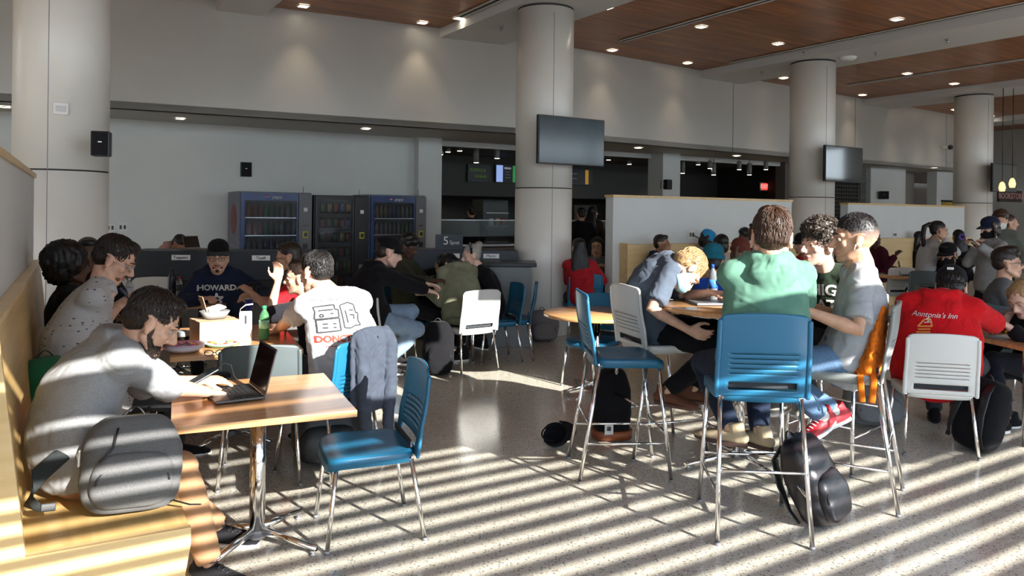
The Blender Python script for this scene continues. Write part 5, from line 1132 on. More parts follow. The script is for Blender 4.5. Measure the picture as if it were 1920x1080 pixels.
def stand(label, px, py, d, face, H=1.0, **k):
    hd = W(px, py, d); F_ = ang(face); N_ = hd - UP * .175 - F_ * .02; P_ = N_ - UP * .50; P_.z = N_.z - .50
    sc = hd.z / 1.60; R_ = F_.cross(UP); k.setdefault('feet', tuple(Vector((P_.x, P_.y, .09)) + R_ * s_ * .12 for s_ in (-1, 1))); k.setdefault('knee', (F_, F_)); k.setdefault('shoes', (BLK, M_BLACK, None))
    k.setdefault('hands', (P_ - R_ * .24 + F_ * .08 - UP * .02, P_ + R_ * .24 + F_ * .08 - UP * .02))
    return person(label, P_, N_, hd, face, bow=.01, s=sc, **k)
p33 = stand('standing man in grey sweatshirt, navy cap and black mask holding a phone', 1856, 428, 9.3, 190, look=(186, 12, 0), hands=(W(1832, 458, 9.0), W(1830, 462, 9.4)), sk='light', top=cloth('grey_sweat', (.23, .235, .235)), tk='sweat', bottom=BLK, hair=('bob', 'dkbrown'), lod=1, fat=1.15, hs=1.12, hem=.10, curl=(.9, .9))
cap_hat(p33['t'], p33['h'], p33['R'], p33['S'], NAVY); mask(p33['t'], p33['h'], p33['R'], p33['S'], BLK)
bv = bvh_of(p33['top'].data); print_text('sleeve_number', '0', .17, bv, p33['sp'][4] - p33['F'] * .12 - UP * .03, p33['Rt'], UP, mat('ink_blue', (.05, .12, .35), .8), p33['t'], bold=.006)
print_lines('back_print_outline', [[(-.07, .10), (-.05, .13), (.05, .12), (.07, .09)], [(-.06, .09), (.06, .075)]], .008, bv, p33['sp'][4] - p33['F'] * .12 - UP * .0, p33['Rt'], UP, mat('ink_blue', (.05, .12, .35), .8), p33['t'])
phone(W(1826, 456, 9.0), 190, 'phone held by the standing man in grey sweatshirt', 40)
p34 = stand('standing person with brown curls and white mask behind the man in the cap', 1876, 414, 11.2, 235, look=(235, 8, 0), sk='light', top=cloth('grey_green_coat', (.09, .10, .085)), tk='jacket', hair=('curly', 'brown'), lod=2)
mask(p34['t'], p34['h'], p34['R'], p34['S'], cloth('white_mask', (.62, .66, .62)))
stand('standing person with long brown hair and black coat at the right edge', 1893, 418, 11.9, 330, sk='light', top=BLK, tk='jacket', hair=('long', 'brown'), lod=2)
stand('person in dark clothes leaning at the far right edge', 1912, 462, 10.6, 200, sk='light', top=BLK, tk='jacket', hair=('short', 'black'), lod=2, feet=(None, None)) if False else None
p36 = person('man with glasses and dark hair in grey T-shirt near the right edge', W(1884, 628, 7.25), W(1880, 538, 7.25), W(1888, 494, 7.2), 330, look=(335, 0, 0), sk='light', top=cloth('grey_black_tee', (.10, .105, .11)), tk='tee', sleeve=.85, hair=('side', 'dkbrown'), lod=1, s=1.08, hs=1.1)
glasses(p36['t'], p36['h'], p36['S'], M_BLACK)
p37 = person('blonde person in black top reading at the right edge', W(1946, 690, 6.05), W(1938, 600, 6.05), W(1920, 562, 5.98), 190, look=(200, 28, 0), sk='pale', top=BLK, bottom=cloth('dark_navy', (.008, .009, .014)), hair=('bob', 'blond'), lod=1, s=1.1, feet=(W(1872, 788, 5.85), W(1890, 780, 6.1)), knee=((-1, 0, .6), (-1, 0, .6)), toe=((-1, -.1, 0), (-1, .1, 0)), shoes=(BLK, M_WHITEP, None), hands=(W(1890, 612, 5.8), W(1885, 605, 6.2)))
stand('dark figure standing at the servery counter with back to the hall', 884, 398, 17.0, 110, sk='tan', top=BLK, hair=('short', 'black'), lod=2)
stand('dark standing figure in the kitchen queue right of the middle column', 1090, 402, 14.8, 100, sk='tan', top=BLK, hair=('short', 'black'), lod=2)
stand('second dark standing figure in the kitchen queue, nearer the partition', 1112, 400, 15.6, 60, sk='tan', top=cloth('dark_brown', (.03, .02, .015)), hair=('long', 'black'), lod=2)
seat_at(G(1566, 655, .76), 222, M_WSHELL, 'white bar stool under the curly-haired man in green', None, True)

for c_, d_, m_, l_ in ((W(590, 622, 6.95), 188, M_GSHELL, 'chair under the man with glasses in the red shirt, mostly hidden'), (W(592, 680, 5.95), 186, M_GSHELL, 'chair under the young man raising his hand, mostly hidden'), (W(762, 575, 8.7), 345, M_BLUE, 'chair under the man in the olive jacket at the middle table'),
    (W(1350, 590, 7.2), 75, M_WSHELL, 'chair under the person in the teal beanie'), (W(1390, 575, 8.3), 285, M_GSHELL, 'chair under the person in the red-brown beanie'), (W(1515, 555, 9.2), 190, M_GSHELL, 'chair under the man in the red shirt with black cap')):
    seat_at(c_, d_, m_, l_, None)

# ================================================================== things on tables, bags, machines, signs
M_CARD = mat('cardboard', (0.50, 0.33, 0.19), .8, var=.06, bump=.2); M_PAPER = mat('paper', (0.72, 0.72, 0.70), .8)
lt = laptop(G(437, 741, .742) + UP * .001, 32, 'open dark laptop on the foreground table', w=.33, d=.235, openang=104)
phone(W(380, 706, 3.78), 40, 'dark phone in the left hand of the man in the grey hoodie', 25)
c = G(408, 708, .742); t = thing('charger_pouch', c, 'small black pouch with a grey charging cable on the front table', 'pouch')
MB().box(c + UP * .012, (.13, .08, .024), X=ang(35), bev=.01).obj('pouch', BLK, t)
MB().ring([c + Vector((-.02, .03, .03)), c + Vector((.02, .03, .075)), c + Vector((.07, .01, .07)), c + Vector((.11, -.05, .02)), c + Vector((.14, -.08, .006))], .0025, n=6).obj('cable', mat('grey_cable', (.3, .3, .3), .5), t)
# cardboard box with a food tray
c = G(402, 641, .742); X = ang(38); Y = UP.cross(X); t = thing('cardboard_box', c, 'small brown cardboard box on the table, food tray on its lid', 'box')
MB().box(c + UP * .082, (.27, .25, .16), X=X, bev=.002).obj('carton', M_CARD, t)
MB().box(c + UP * .07 - Y * .1265 - X * .02, (.055, .002, .08), X=X).obj('shipping_label', M_PAPER, t); MB().box(c + UP * .1635 + X * .0, (.27, .05, .001), X=X).obj('tape', mat('tape', (.45, .36, .25), .3), t)
c2 = c + UP * .164; t = thing('food_tray', c2, 'grey paper food tray with crumpled napkins on the cardboard box', 'food tray')
m = MB(); prof = [(-1, .0), (1, 0)]; m.ring([c2 + UP * .003, c2 + UP * .055], [(.07, .05), (.10, .075)], side=X, n=20, sq=.35); m.obj('tray', mat('grey_pulp', (.20, .20, .19), .9, bump=.3), t)
m = MB(); rr = random.Random(5)
for k in range(7): m.ell(c2 + X * rr.uniform(-.08, .09) + Y * rr.uniform(-.04, .04) + UP * rr.uniform(.055, .078), (rr.uniform(.03, .05), rr.uniform(.02, .035), rr.uniform(.010, .02)), X=ang(rr.uniform(0, 180)), Y=UP.cross(ang(0)), nu=9, nv=6)
me = fuse(m, .007, 1); wrinkle(me, .006, 30, 3, 1.2); me.materials.append(M_PAPER); link('napkins', me, t)
MB().box(c2 - X * .07 + UP * .095 + Y * .03, (.004, .10, .13), X=(X + UP * .3)).obj('cardboard_lid', M_CARD, t)
c = G(460, 637, .742); t = thing('paper_carton', c, 'tall white paper carton with folded handle beside the green bottle', 'carton')
MB().box(c + UP * .10, (.085, .085, .20), X=ang(20), bev=.002).obj('carton', M_PAPER, t)
m = MB(); m.ring([c + UP * .19 - ang(20) * .04, c + UP * .225 - ang(20) * .035, c + UP * .25, c + UP * .255 + ang(20) * .05], [(.04, .002)] * 4, side=UP.cross(ang(20)), n=8); m.obj('handle_flap', M_PAPER, t); MB().box(c + UP * .15 - UP.cross(ang(20)) * .0428, (.015, .001, .06), X=ang(20)).obj('window_mark', KINK, t)
bottle(G(495, 637, .742), .245, .036, 'green soda bottle on the table beside the white carton', mat('green_cap', (.02, .35, .12), .4), liquid=mat('green_soda', (.10, .65, .08), .1, emit=None, trans=.3), m_label=mat('soda_label', (.25, .55, .35), .4, var=.5, vscale=30), glass=mat('green_pet', (.25, .75, .35), .08, trans=.8, ior=1.2))
cup(G(466, 586, .742) + UP * 0, .12, .033, 'small red and blue can beyond the cardboard box', mat('can_blue', (.05, .05, .3), .3, metal=.4), lid=M_STEEL)
def plate(c, r, label, rim, fill, cols, n=26):
    t = thing('paper_plate', c, label, 'plate', None); c = Vector(c)
    MB().lathe(c, [(0, .002), (r * .66, .002), (r * .8, .012), (r, .026), (r * .99, .030), (r * .78, .017), (r * .64, .008), (0, .008)], 36).obj('plate', rim, t)
    for ci, mt in enumerate(cols):
        m = MB(); rr = random.Random(ci * 7 + int(c.x * 100))
        for k in range(max(1, n // len(cols))): a = rr.uniform(0, 6.28); q = rr.uniform(.3, .82) * r; m.ell(c + Vector((q * math.cos(a), q * math.sin(a), .020 + .006 * (q / r))), (.015, .015, .006), nu=8, nv=5)
        m.obj('pattern_spots', mt, t)
cols = [mat('yellow_p', (.75, .45, .03), .6), mat('pink_p', (.65, .10, .30), .6), mat('orange_p', (.75, .18, .03), .6), mat('lilac_p', (.35, .15, .5), .6)]
pc = G(345, 659, .742)
for k in range(4): plate(pc + UP * .008 * k, .125, ('topmost of the stacked party plates with pink and yellow pattern' if k == 3 else 'lower white paper plate in the party stack near the cardboard box'), mat('plate_white', (.75, .7, .74), .5) if k < 3 else mat('plate_lilac', (.6, .45, .6), .5), None, cols if k == 3 else [], 30)
for o in [o for o in bpy.data.objects if o.name.startswith('paper_plate')]: o['group'] = 'stacked party plates'
plate(G(415, 649, .742), .115, 'teal paper plate with red and yellow pattern by the stacked plates', mat('plate_teal', (.25, .55, .48), .5), None, [cols[0], mat('red_p', (.6, .05, .04), .6), M_PAPER], 24)
c = G(333, 637, .742); t = thing('takeout_container', c, 'black takeout container with a clear lid beside the bearded man', 'container')
MB().lathe(c, [(0, 0), (.075, 0), (.09, .03), (.095, .032)], 28).obj('base', M_BLACK, t); MB().lathe(c + UP * .032, [(.095, 0), (.088, .02), (.07, .028), (0, .03)], 28).obj('lid', mat('clear_lid', (.8, .85, .88), .1, trans=.6, ior=1.2), t)
c = G(402, 668, .742); t = thing('sunglasses', c, 'pair of red-rimmed glasses at the corner of the second table', 'glasses'); m = MB()
for k in (-1, 1): m.ring([c + ang(15) * (k * .034 + .026 * math.cos(a)) + UP * (.022 + .018 * math.sin(a)) for a in [6.283 * i / 14 for i in range(14)]], .003, n=6, closed=True, cap=False); m.ring([c + ang(15) * k * .06 + UP * .025, c + ang(15) * k * .055 + ang(105) * .12 + UP * .008], .0025, n=6)
m.ring([c + ang(15) * -.01 + UP * .024, c + ang(15) * .01 + UP * .024], .003, n=6); m.obj('frame', mat('dark_red', (.16, .01, .015), .35), t)
# far-left table
bottle(G(322, 556, .742), .30, .040, 'tall black insulated bottle on the far left table', M_BLACK, glass=mat('black_bottle', (.01, .01, .012), .3))
bottle(G(336, 557, .742), .215, .033, 'dark soda bottle with red cap on the far left table', M_RED, liquid=mat('cola', (.02, .006, .004), .1), m_label=mat('soda_label_dark', (.04, .04, .06), .4, var=.5, vscale=40))
bottle(G(242, 562, .742), .22, .033, 'clear water bottle with pale label behind the man in the speckled shirt', M_WHITEP, m_label=mat('pale_label', (.45, .45, .55), .5))
c = G(356, 549, .742); t = thing('papers', c, 'loose papers and wrapper on the far left table', 'papers'); [MB().box(c + ang(70 * k) * .03 + UP * (.003 + .003 * k), (.16, .10, .002), X=ang(20 + 35 * k)).obj('sheet', M_PAPER if k else mat('yellow_paper', (.5, .45, .15), .7), t) for k in range(3)]
# high table
bottle(G(1336, 563, 1.072), .255, .034, 'clear water bottle with blue cap and blue label on the high table', mat('blue_cap', (.02, .12, .5), .4), liquid=mat('water', (.75, .85, .9), .05, trans=.9, ior=1.25), m_label=mat('water_label', (.04, .16, .5), .4, var=.6, vscale=35), glass=mat('clear_pet'))
c = G(1338, 570, 1.072); t = thing('laptop', c, 'closed grey laptop lying on the high table', 'laptop'); MB().box(c + UP * .009, (.30, .21, .016), X=ang(5), bev=.005).obj('body', mat('silver_grey', (.22, .23, .25), .35, metal=.6), t)
MB().box(c + UP * .0175, (.03, .03, .001), X=ang(5)).obj('sticker', M_PAPER, t)
phone(G(1268, 562, 1.072) + UP * .006, 20, 'dark phone lying on the high table by the sleeping man')
phone(G(1528, 577, 1.072) + UP * .006, 60, 'phone with pale case on the right edge of the high table', col=M_PAPER)
# two women's table
cup(G(1131, 512, .742), .15, .045, 'tall white paper cup on the women\'s table', M_PAPER)
cup(G(1163, 508, .742), .11, .045, 'short white paper cup on the women\'s table', M_PAPER)
laptop(G(1118, 514, .742), 80, 'open laptop seen from behind on the women\'s table', openang=105, body=mat('rose_grey', (.20, .16, .15), .4, metal=.4), keys=False)
c = G(1152, 513, .742); t = thing('crumpled_wrapper', c, 'crumpled white paper bag on the women\'s table', 'paper bag'); m = MB(); rr = random.Random(8)
for k in range(8): m.ell(c + Vector((rr.uniform(-.12, .12), rr.uniform(-.05, .05), rr.uniform(.02, .05))), (rr.uniform(.03, .06), rr.uniform(.02, .05), rr.uniform(.015, .035)), nu=9, nv=6)
me = fuse(m, .009, 1); wrinkle(me, .010, 24, 5, 1.3); me.materials.append(M_PAPER); link('paper', me, t)
# far tables
laptop(G(1703, 516, .742), 150, 'open black laptop on the far round table', body=M_BLACK, openang=100)
c = G(1676, 513, .742); t = thing('flat_cap', c, 'black cap lying on the far round table', 'cap'); MB().lathe(c, [(.10, 0), (.10, .02), (.08, .05), (.04, .065), (0, .068)], 24).obj('crown', BLK, t); MB().box(c + ang(200) * .12 + UP * .006, (.10, .13, .008), X=ang(200), bev=.003).obj('brim', BLK, t)
c = G(1682, 474, .742); tag(MB().box(c + UP * .01, (.30, .22, .02), X=AX, bev=.003).obj('notebook', M_PAPER), 'white open notebook on the far booth table', 'notebook')
c = G(1808, 465, .742); t = thing('crumpled_wrapper', c, 'crumpled white wrappers on the farthest table by the last column', 'paper bag'); m = MB()
for k in range(6): m.ell(c + Vector((rr.uniform(-.15, .15), rr.uniform(-.05, .05), .03)), (rr.uniform(.04, .07), .04, .03), nu=9, nv=6)
me = fuse(m, .012, 1); wrinkle(me, .012, 20, 5, 1.3); me.materials.append(M_PAPER); link('paper', me, t)
# right-edge table: folded clothes and things
c = G(1908, 614, .742); t = thing('folded_coat', c, 'folded grey-mauve coat on the table at the right edge', 'coat'); m = MB()
m.ring([c + AX * -.22 + UP * .10, c + AX * .0 + UP * .11, c + AX * .28 + UP * .10], [(.10, .045), (.12, .055), (.10, .05)], side=BX, n=18, cap='round'); m.box(c + UP * .04 + AX * .04, (.42, .24, .07), X=AX, bev=.02)
me = fuse(m, .010, 4); wrinkle(me, .012, 12, 6, 1.0); me.materials.append(cloth('mauve_grey', (.22, .19, .20))); link('cloth', me, t)
c = G(1880, 612, .742); t = thing('pouch', c, 'dark green canvas pouch on the right table', 'pouch'); m = MB(); m.ell(c + UP * .05, (.11, .07, .05)); me = fuse(m, .009, 2); wrinkle(me, .01, 16, 2, 1); me.materials.append(cloth('dark_green', (.02, .025, .015))); link('body', me, t)
c = G(1893, 624, .742); tag(MB().box(c + UP * .012, (.09, .05, .024), X=ang(40), bev=.006).obj('yellow_box', mat('amber', (.6, .28, .03), .5)), 'small amber yellow box on the right table', 'box')
c = G(1885, 632, .742); t = thing('papers', c, 'pale blue papers near the edge of the right table', 'papers'); MB().box(c + UP * .002, (.26, .16, .002), X=ang(15)).obj('sheet', mat('blue_paper', (.35, .5, .55), .7), t); MB().box(c + UP * .005 + ang(15) * .06, (.24, .14, .002), X=ang(28)).obj('sheet', M_PAPER, t)
phone(G(1912, 634, .742) + UP * .006, 100, 'dark phone on papers at the right table')

# ---- bags
def front_extra(put, w, d, h):
    m = MB(); m.ring([Vector((-.06 * w / .37, -d * .56, h * .86)), Vector((-.075, -d * .60, h * .66)), Vector((-.12, -d * .66, h * .52))], (.005, .005), n=6); put(m, 'pocket_zip', M_BLACK)
    m = MB(); m.ring([Vector((-w * .49, -.02, h * .52)), Vector((-w * .52, -.05, h * .62)), Vector((-w * .50, -.08, h * .66)), Vector((-w * .50, -.06, h * .50))], .004, n=6); put(m, 'white_cable', M_WHITEP)
    m = MB(); m.ring([Vector((-w * .2, d * .5, h * .9)), Vector((-w * .55, d * .55, h * .75)), Vector((-w * .85, d * .4, h * .45)), Vector((-w * .92, d * .15, h * .20)), Vector((-w * .80, -d * .1, h * .12))], [(.034, .009), (.036, .010), (.034, .010), (.030, .008), (.012, .004)], side=(0.1, 0.35, 1), n=10, cap='round'); put(m, 'loose_strap', cloth('dark_strap', (.03, .035, .035)))
    m = MB(); m.box((-w * .74, -d * .08, h * .13), (.05, .02, .03), bev=.004); put(m, 'strap_buckle', M_BLACK)
    m = MB(); m.ring([Vector((w * .40, -d * .3, .03)), Vector((w * .56, -d * .4, .008)), Vector((w * .66, -d * .5, .005))], (.013, .003), n=6); put(m, 'webbing_end', M_BLACK)
C_GBAG = cloth('bag_grey', (.12, .12, .12), heather=.2)
settle(backpack(G(243, 968, .45), -62, (.38, .20, .375), C_GBAG, 'grey heather backpack lying on the bench in the foreground', lean=16, extra=front_extra, panel=C_GBAG, roll=3), .452)
t = backpack(W(88, 800, 4.05), -40, (.30, .22, .42), cloth('bag_green', (.02, .13, .06)), 'green backpack on the bench between the two seated men', panel=cloth('bag_red', (.20, .01, .015)), straps=False); settle(t, .452)
settle(backpack(G(822, 702, 0), -75, (.33, .22, .54), BLK, 'black backpack standing on the floor left of the sunlit white chair', lean=4), 0.002)
def lab_extra(put, w, d, h):
    m = MB(); m.box((-w * .18, -d * .60, h * .20), (.065, .004, .085)); put(m, 'woven_label', M_PRINTW)
    m = MB(); m.box((-w * .18, -d * .60 - .003, h * .20), (.03, .002, .03)); put(m, 'label_mark', M_BLACK)
    m = MB(); m.ring([Vector((0, 0, .012)), Vector((0, 0, .075))], [(w * .50, d * .56), (w * .505, d * .58)], side=(1, 0, 0), n=28, sq=.3); put(m, 'leather_base', mat('rust_leather', (.22, .06, .02), .45))
settle(backpack(G(1146, 822, 0), -80, (.30, .19, .52), BLK, 'black backpack with rust base standing under the left bar stool', extra=lab_extra, straps=False, pocket=False), 0.002)
settle(backpack(G(1552, 985, 0), -50, (.30, .20, .48), mat('glossy_nylon', (.012, .010, .013), .32, bump=.5, bscale=60), 'glossy black backpack slumped on the floor at the front right', lean=16, roll=-14), 0.002)
settle(backpack(G(1822, 846, 0), 20, (.34, .20, .52), BLK, 'black backpack leaning on the floor beside the white chair of the red hoodie man', lean=-14, roll=-6, pocket=False), 0.002)
settle(backpack(G(1640, 802, 0), -95, (.46, .26, .36), cloth('bag_pale', (.16, .17, .18)), 'pale grey backpack on the floor behind the grey bar stool', lean=14), 0.002)
settle(backpack(G(1018, 640, 0), -80, (.42, .26, .40), cloth('bag_pattern', (.13, .12, .12), heather=.8), 'patterned grey bag on the floor by the middle column', lean=6), 0.002)
settle(backpack(G(1042, 548, .45), -100, (.40, .25, .46), BLK, 'black bag sitting on the white chair by the middle column', straps=False), .462)
settle(backpack(G(612, 868, 0), -70, (.46, .28, .42), mat('bag_coated', (.02, .021, .022), .45, bump=.4, bscale=80), 'black backpack on the floor under the second table', lean=8), 0.002)
settle(backpack(G(1718, 545, .45), -100, (.30, .2, .34), BLK, 'small black bag on the floor under the far round table', straps=False), 0.002)
# trucker cap on the floor
c = G(1045, 838, 0) + UP * .02; t = thing('cap', c, 'black mesh cap lying upside down on the floor', 'cap')
_n = Vector((-.35, -.72, .60)).normalized(); _y = Vector((1, -.25, .1)); _y = (_y - _n * _y.dot(_n)).normalized(); _x = _y.cross(-_n)
hh = lambda x, y, z: c + UP * .10 + _x * x + _y * y - _n * (z - .07)
n = 26; m = MB(); vs = []; fs = []; prof = [(.080, .030), (.088, .05), (.086, .075), (.078, .100), (.060, .121), (.033, .133), (0, .136)]
for r, z in prof:
    for i in range(n): a = 2 * math.pi * i / n; vs.append(hh(r * math.cos(a), -.012 + r * math.sin(a) * 1.15, z))
for i in range(len(prof) - 1): fs += [(i * n + j, i * n + (j + 1) % n, (i + 1) * n + (j + 1) % n, (i + 1) * n + j) for j in range(n) if not (i < 2 and 17 <= j <= 21)]
m.add(vs, fs, True); o = m.obj('crown', BLK, t); q = o.modifiers.new('t', 'SOLIDIFY'); q.thickness = .003
m = MB(); vs = []
for i in range(13):
    a = math.pi * (0.12 + 0.76 * i / 12)
    for q in range(4): f = q / 3; vs.append(hh(math.cos(a) * (.084 + .004 * f), -.012 + math.sin(a) * .097 + .07 * f * math.sin(math.pi * i / 12) ** .5, .032 - .014 * f * f))
m.add(vs, [(i * 4 + q, (i + 1) * 4 + q, (i + 1) * 4 + q + 1, i * 4 + q + 1) for i in range(12) for q in range(3)], True); o = m.obj('brim', BLK, t); q = o.modifiers.new('t', 'SOLIDIFY'); q.thickness = .004
MB().ring([hh(.06 * math.cos(a), -.012 - .094 * abs(math.sin(a)) , .030) for a in [math.pi * i / 10 for i in range(11)]], .006, n=6).obj('strap', BLK, t)
settle(t, 0.003)
# jacket hanging over the chair of the man in the printed T-shirt
c = G(706, 640, .8); jc = Vector((-.90, 5.0, 0)); Fj = ang(150); Rj = Fj.cross(UP)
t = thing('jacket', jc, 'faded blue-grey denim jacket draped over the back of the blue chair', 'jacket'); m = MB()
bk = Vector((c.x, c.y, 0)); top = G(614, 748, .45) - Fj * .315 + Rj * .04; top.z = .905
for s_ in (-1, 1): m.ring([top + Rj * .12 * s_ - Fj * .02, top + Rj * .135 * s_ - Fj * .06 - UP * .06, top + Rj * .13 * s_ - Fj * .07 - UP * .34, top + Rj * .10 * s_ - Fj * .07 - UP * .68], [(.035, .035), (.050, .040), (.046, .036), (.042, .028)], side=Rj, n=14, cap='round')
m.ring([top + UP * .005, top - Fj * .02 - UP * .06, top - Fj * .025 - UP * .26, top - Fj * .02 - UP * .46], [(.165, .03), (.20, .04), (.20, .034), (.19, .03)], side=Rj, n=22, cap='round')
me = fuse(m, .009, 3); wrinkle(me, .009, 7, 9, .9); me.materials.append(cloth('faded_denim', (.045, .055, .075))); link('jacket_cloth', me, t)
MB().ring([top + Rj * .02 - Fj * .05 - UP * z for z in (.02, .15, .3, .4)], .004, n=6).obj('seam', BLK, t)
# orange bag on the grey stool, jacket behind the man in grey T-shirt
sc = Vector((2.02, 4.60, .765)); Fo = ang(150); Ro = Fo.cross(UP); C_OR = cloth('orange', (.62, .14, .01))
t = thing('tote_bag', sc, 'bright orange fabric bag squeezed against the back of the grey stool', 'bag'); m = MB()
m.ring([sc - Fo * .15 + UP * .03, sc - Fo * .18 + UP * .18, sc - Fo * .22 + UP * .38], [(.235, .065), (.225, .045), (.17, .02)], side=Ro, n=20, cap='round'); m.box(sc + Fo * .02 + UP * .012, (.36, .36, .02), X=Ro, bev=.008)
me = fuse(m, .009, 3); wrinkle(me, .010, 12, 4, 1.2); me.materials.append(C_OR); link('bag_body', me, t)
for k in (0, 1):
    pl = sc - Ro * .0 + (-Fo * (.06 + .05 * k)) ; nr = -Ro * -.235 if False else Ro * .0
    side = Vector((-.35, -.93, 0)).normalized() * .235
    m = MB(); m.ring([sc + side * .85 - Fo * (.08 + .07 * k) + UP * .02, sc + side * 1.08 - Fo * (.08 + .07 * k) - UP * .02, sc + side * 1.1 - Fo * (.09 + .05 * k) - UP * .14], [(.018, .004)] * 3, side=Fo, n=8, cap='round'); m.obj('strap', C_OR, t)

# ---- vending machines
def vending(p, w, h, kind, label):
    """p: front left bottom corner on the floor; runs along AX, depth 0.82 behind"""
    t = thing('vending_machine', p, label, 'vending machine', 'vending machines along the back wall'); X = AX; Y = BX; d = .82
    blue = mat('machine_blue', (.015, .045, .16), .35, var=.3, vscale=2.5); dk = mat('machine_black', (.014, .015, .018), .4); gp = mat('machine_grey', (.13, .13, .14), .45); lb = mat('side_grey', (.16, .17, .22), .5)
    P = lambda x, y, z: Vector(p) + X * x + Y * y + UP * z
    ww = w * (.80 if kind != 'snack' else .72)
    MB().box(P(w / 2, d / 2 + .03, h / 2), (w, d, h), X=X, bev=.012).obj('cabinet', dk if kind == 'snack' else lb, t)
    # front frame with a recessed, glazed shelf bay
    x0, x1, z0, z1 = .075, ww - .03, .42, h - (.14 if kind != 'snack' else .08)
    m = MB()
    for (a, b, c_, e) in ((0.012, x0, .05, h - .02), (x1, ww, .05, h - .02), (x0, x1, z1, h - .02), (x0, x1, .05, z0)): m.box(P((a + b) / 2, 0.005, (c_ + e) / 2), (b - a, .045, e - c_), X=X)
    m.obj('door_frame', blue if kind != 'snack' else dk, t)
    MB().box(P((x0 + x1) / 2, .025, (z0 + z1) / 2), (x1 - x0, .006, z1 - z0), X=X).obj('back_panel', mat('machine_inside', (.05, .055, .06), .6), t)
    pl = MB().box(P((ww + w) / 2, 0.0, h / 2 + .01), (w - ww - .012, .06, h - .06), X=X, bev=.008).obj('control_panel', gp if kind != 'snack' else dk, t)
    cx = (ww + w) / 2; yb = mat('sticker_yellow', (.45, .42, .04), .5)
    MB().box(P(cx, -.033, h * .655), (.085, .006, .11), X=X).obj('card_reader', yb, pl); MB().box(P(cx + .004, -.038, h * .655), (.05, .004, .065), X=X).obj('reader_face', M_BLACK, pl)
    MB().box(P(cx, -.033, h * .56), (.075, .008, .085), X=X).obj('keypad', M_BLACK, pl); MB().box(P(cx, -.033, h * .86), (.06, .004, .06), X=X).obj('price_card', M_PAPER, pl)
    MB().box(P(cx, -.033, h * .73), (.08, .004, .015), X=X).obj('bill_slot', M_BLACK, pl); MB().box(P(cx, -.034, h * .36), (.09, .006, .16), X=X, bev=.004).obj('coin_return', mat('flap_grey', (.2, .2, .21), .4), pl)
    MB().cyl(P(cx, .1, h), P(cx, .1, h + .10), .004, 6).obj('antenna', M_BLACK, t)
    MB().box(P((x0 + x1) / 2, -.02, .22), (x1 - x0 - .06, .01, .20), X=X, bev=.004).obj('delivery_flap', M_BLACK, t)
    rr = random.Random(hash(label) % 1000 if False else len(label)); rows = 5 if kind != 'snack' else 6
    PAL = {'drink': [(.25, .28, .25), (.10, .12, .09), (.06, .09, .06), (.35, .06, .05), (.02, .18, .08), (.30, .36, .38), (.05, .06, .20)], 'snack': [(.45, .06, .04), (.08, .12, .38), (.50, .26, .04), (.42, .40, .35), (.35, .10, .08), (.10, .22, .10), (.5, .45, .1)], 'cans': [(.35, .40, .38), (.16, .28, .14), (.32, .26, .12), (.12, .16, .35), (.45, .45, .45)]}[kind if kind in ('snack', 'cans') else 'drink']
    mats_ = [mat('product_%s_%d' % (kind, i), c_, .35) for i, c_ in enumerate(PAL)]; H = (z1 - z0) / rows
    for r in range(rows):
        zz = z0 + H * r + .02; MB().box(P((x0 + x1) / 2, -.002, zz - .008), (x1 - x0, .035, .014), X=X).obj('shelf', M_STEEL if kind != 'snack' else M_BLACK, t)
        n = 9 if kind != 'snack' else (5 if r not in (1,) else 8); step = (x1 - x0 - .03) / n; base = rr.randrange(len(mats_))
        for k in range(n):
            px_ = x0 + .015 + step * (k + .5); mt = mats_[(base + (k * (1 if kind == 'snack' else 1) // (1 if kind == 'snack' else 3))) % len(mats_)]
            c_ = P(px_, 0.0, zz)
            if kind == 'snack':
                m = MB(); hh_ = H * .66; m.ring([c_ + UP * .004, c_ + UP * hh_ * .25, c_ + UP * hh_ * .75, c_ + UP * hh_], [(step * .38, .003), (step * .40, .016), (step * .40, .016), (step * .38, .003)], side=X, n=10); o = m.obj('snack_bag', mt, None)
                tag(o, None, 'snack'); o['label'] = 'small snack packet on a shelf of the middle vending machine'; o['group'] = 'snacks in the vending machine'
            else:
                bh = H * .78; br = min(.030, step * .36); m = MB(); m.lathe(c_, [(br * .9, 0), (br, .01), (br, bh * .6), (br * .75, bh * .74), (br * .35, bh * .88), (br * .35, bh), (0, bh)], 10); o = m.obj('drink_bottle', mt, None)
                tag(o, 'small drink bottle on a shelf of the %s vending machine' % ('left' if kind == 'drink' else 'right'), 'bottle', 'drinks in the %s vending machine' % ('left' if kind == 'drink' else 'right'))
    gl = mat('machine_glass', (.9, .95, 1), .03, trans=.97, ior=1.12, spec=.6)
    MB().box(P((x0 + x1) / 2, -.037, (z0 + z1) / 2), (x1 - x0 + .02, .004, z1 - z0 + .02), X=X).obj('glass_front', gl, t)
    if kind != 'snack':
        m = MB(); cc = P(w * .36, -.020, h - .08)
        for part, col in ((0, (.45, .02, .03)), (1, (.7, .7, .7)), (2, (.03, .10, .4))):
            m = MB(); zc = (.016, 0, -.016)[part]; rx = (.022, .028, .022)[part]; m.ell(cc + UP * zc, (rx, .004, (.014, .007, .014)[part]), X=X, Y=Y, nu=14, nv=8); m.obj('round_emblem', mat('emblem_%d' % part, col, .5), t)
        sign_text('wordmark', 'pepsi', .075, P(w * .50, -.021, h - .08), X, UP, M_PRINTW, t)
    if kind == 'drink':
        cc = P(-.004, .42, h * .78); m = MB(); m.ell(cc, (.004, .20, .24), X=X, Y=Y, nu=20, nv=12); m.obj('side_emblem', mat('side_red', (.20, .04, .045), .5), t)
        sign_text('side_wordmark', 'pepsi', .34, P(-.006, .42, h * .40), UP * -1, -Y, mat('side_print', (.24, .24, .33), .5), t, extrude=.001)
    return t
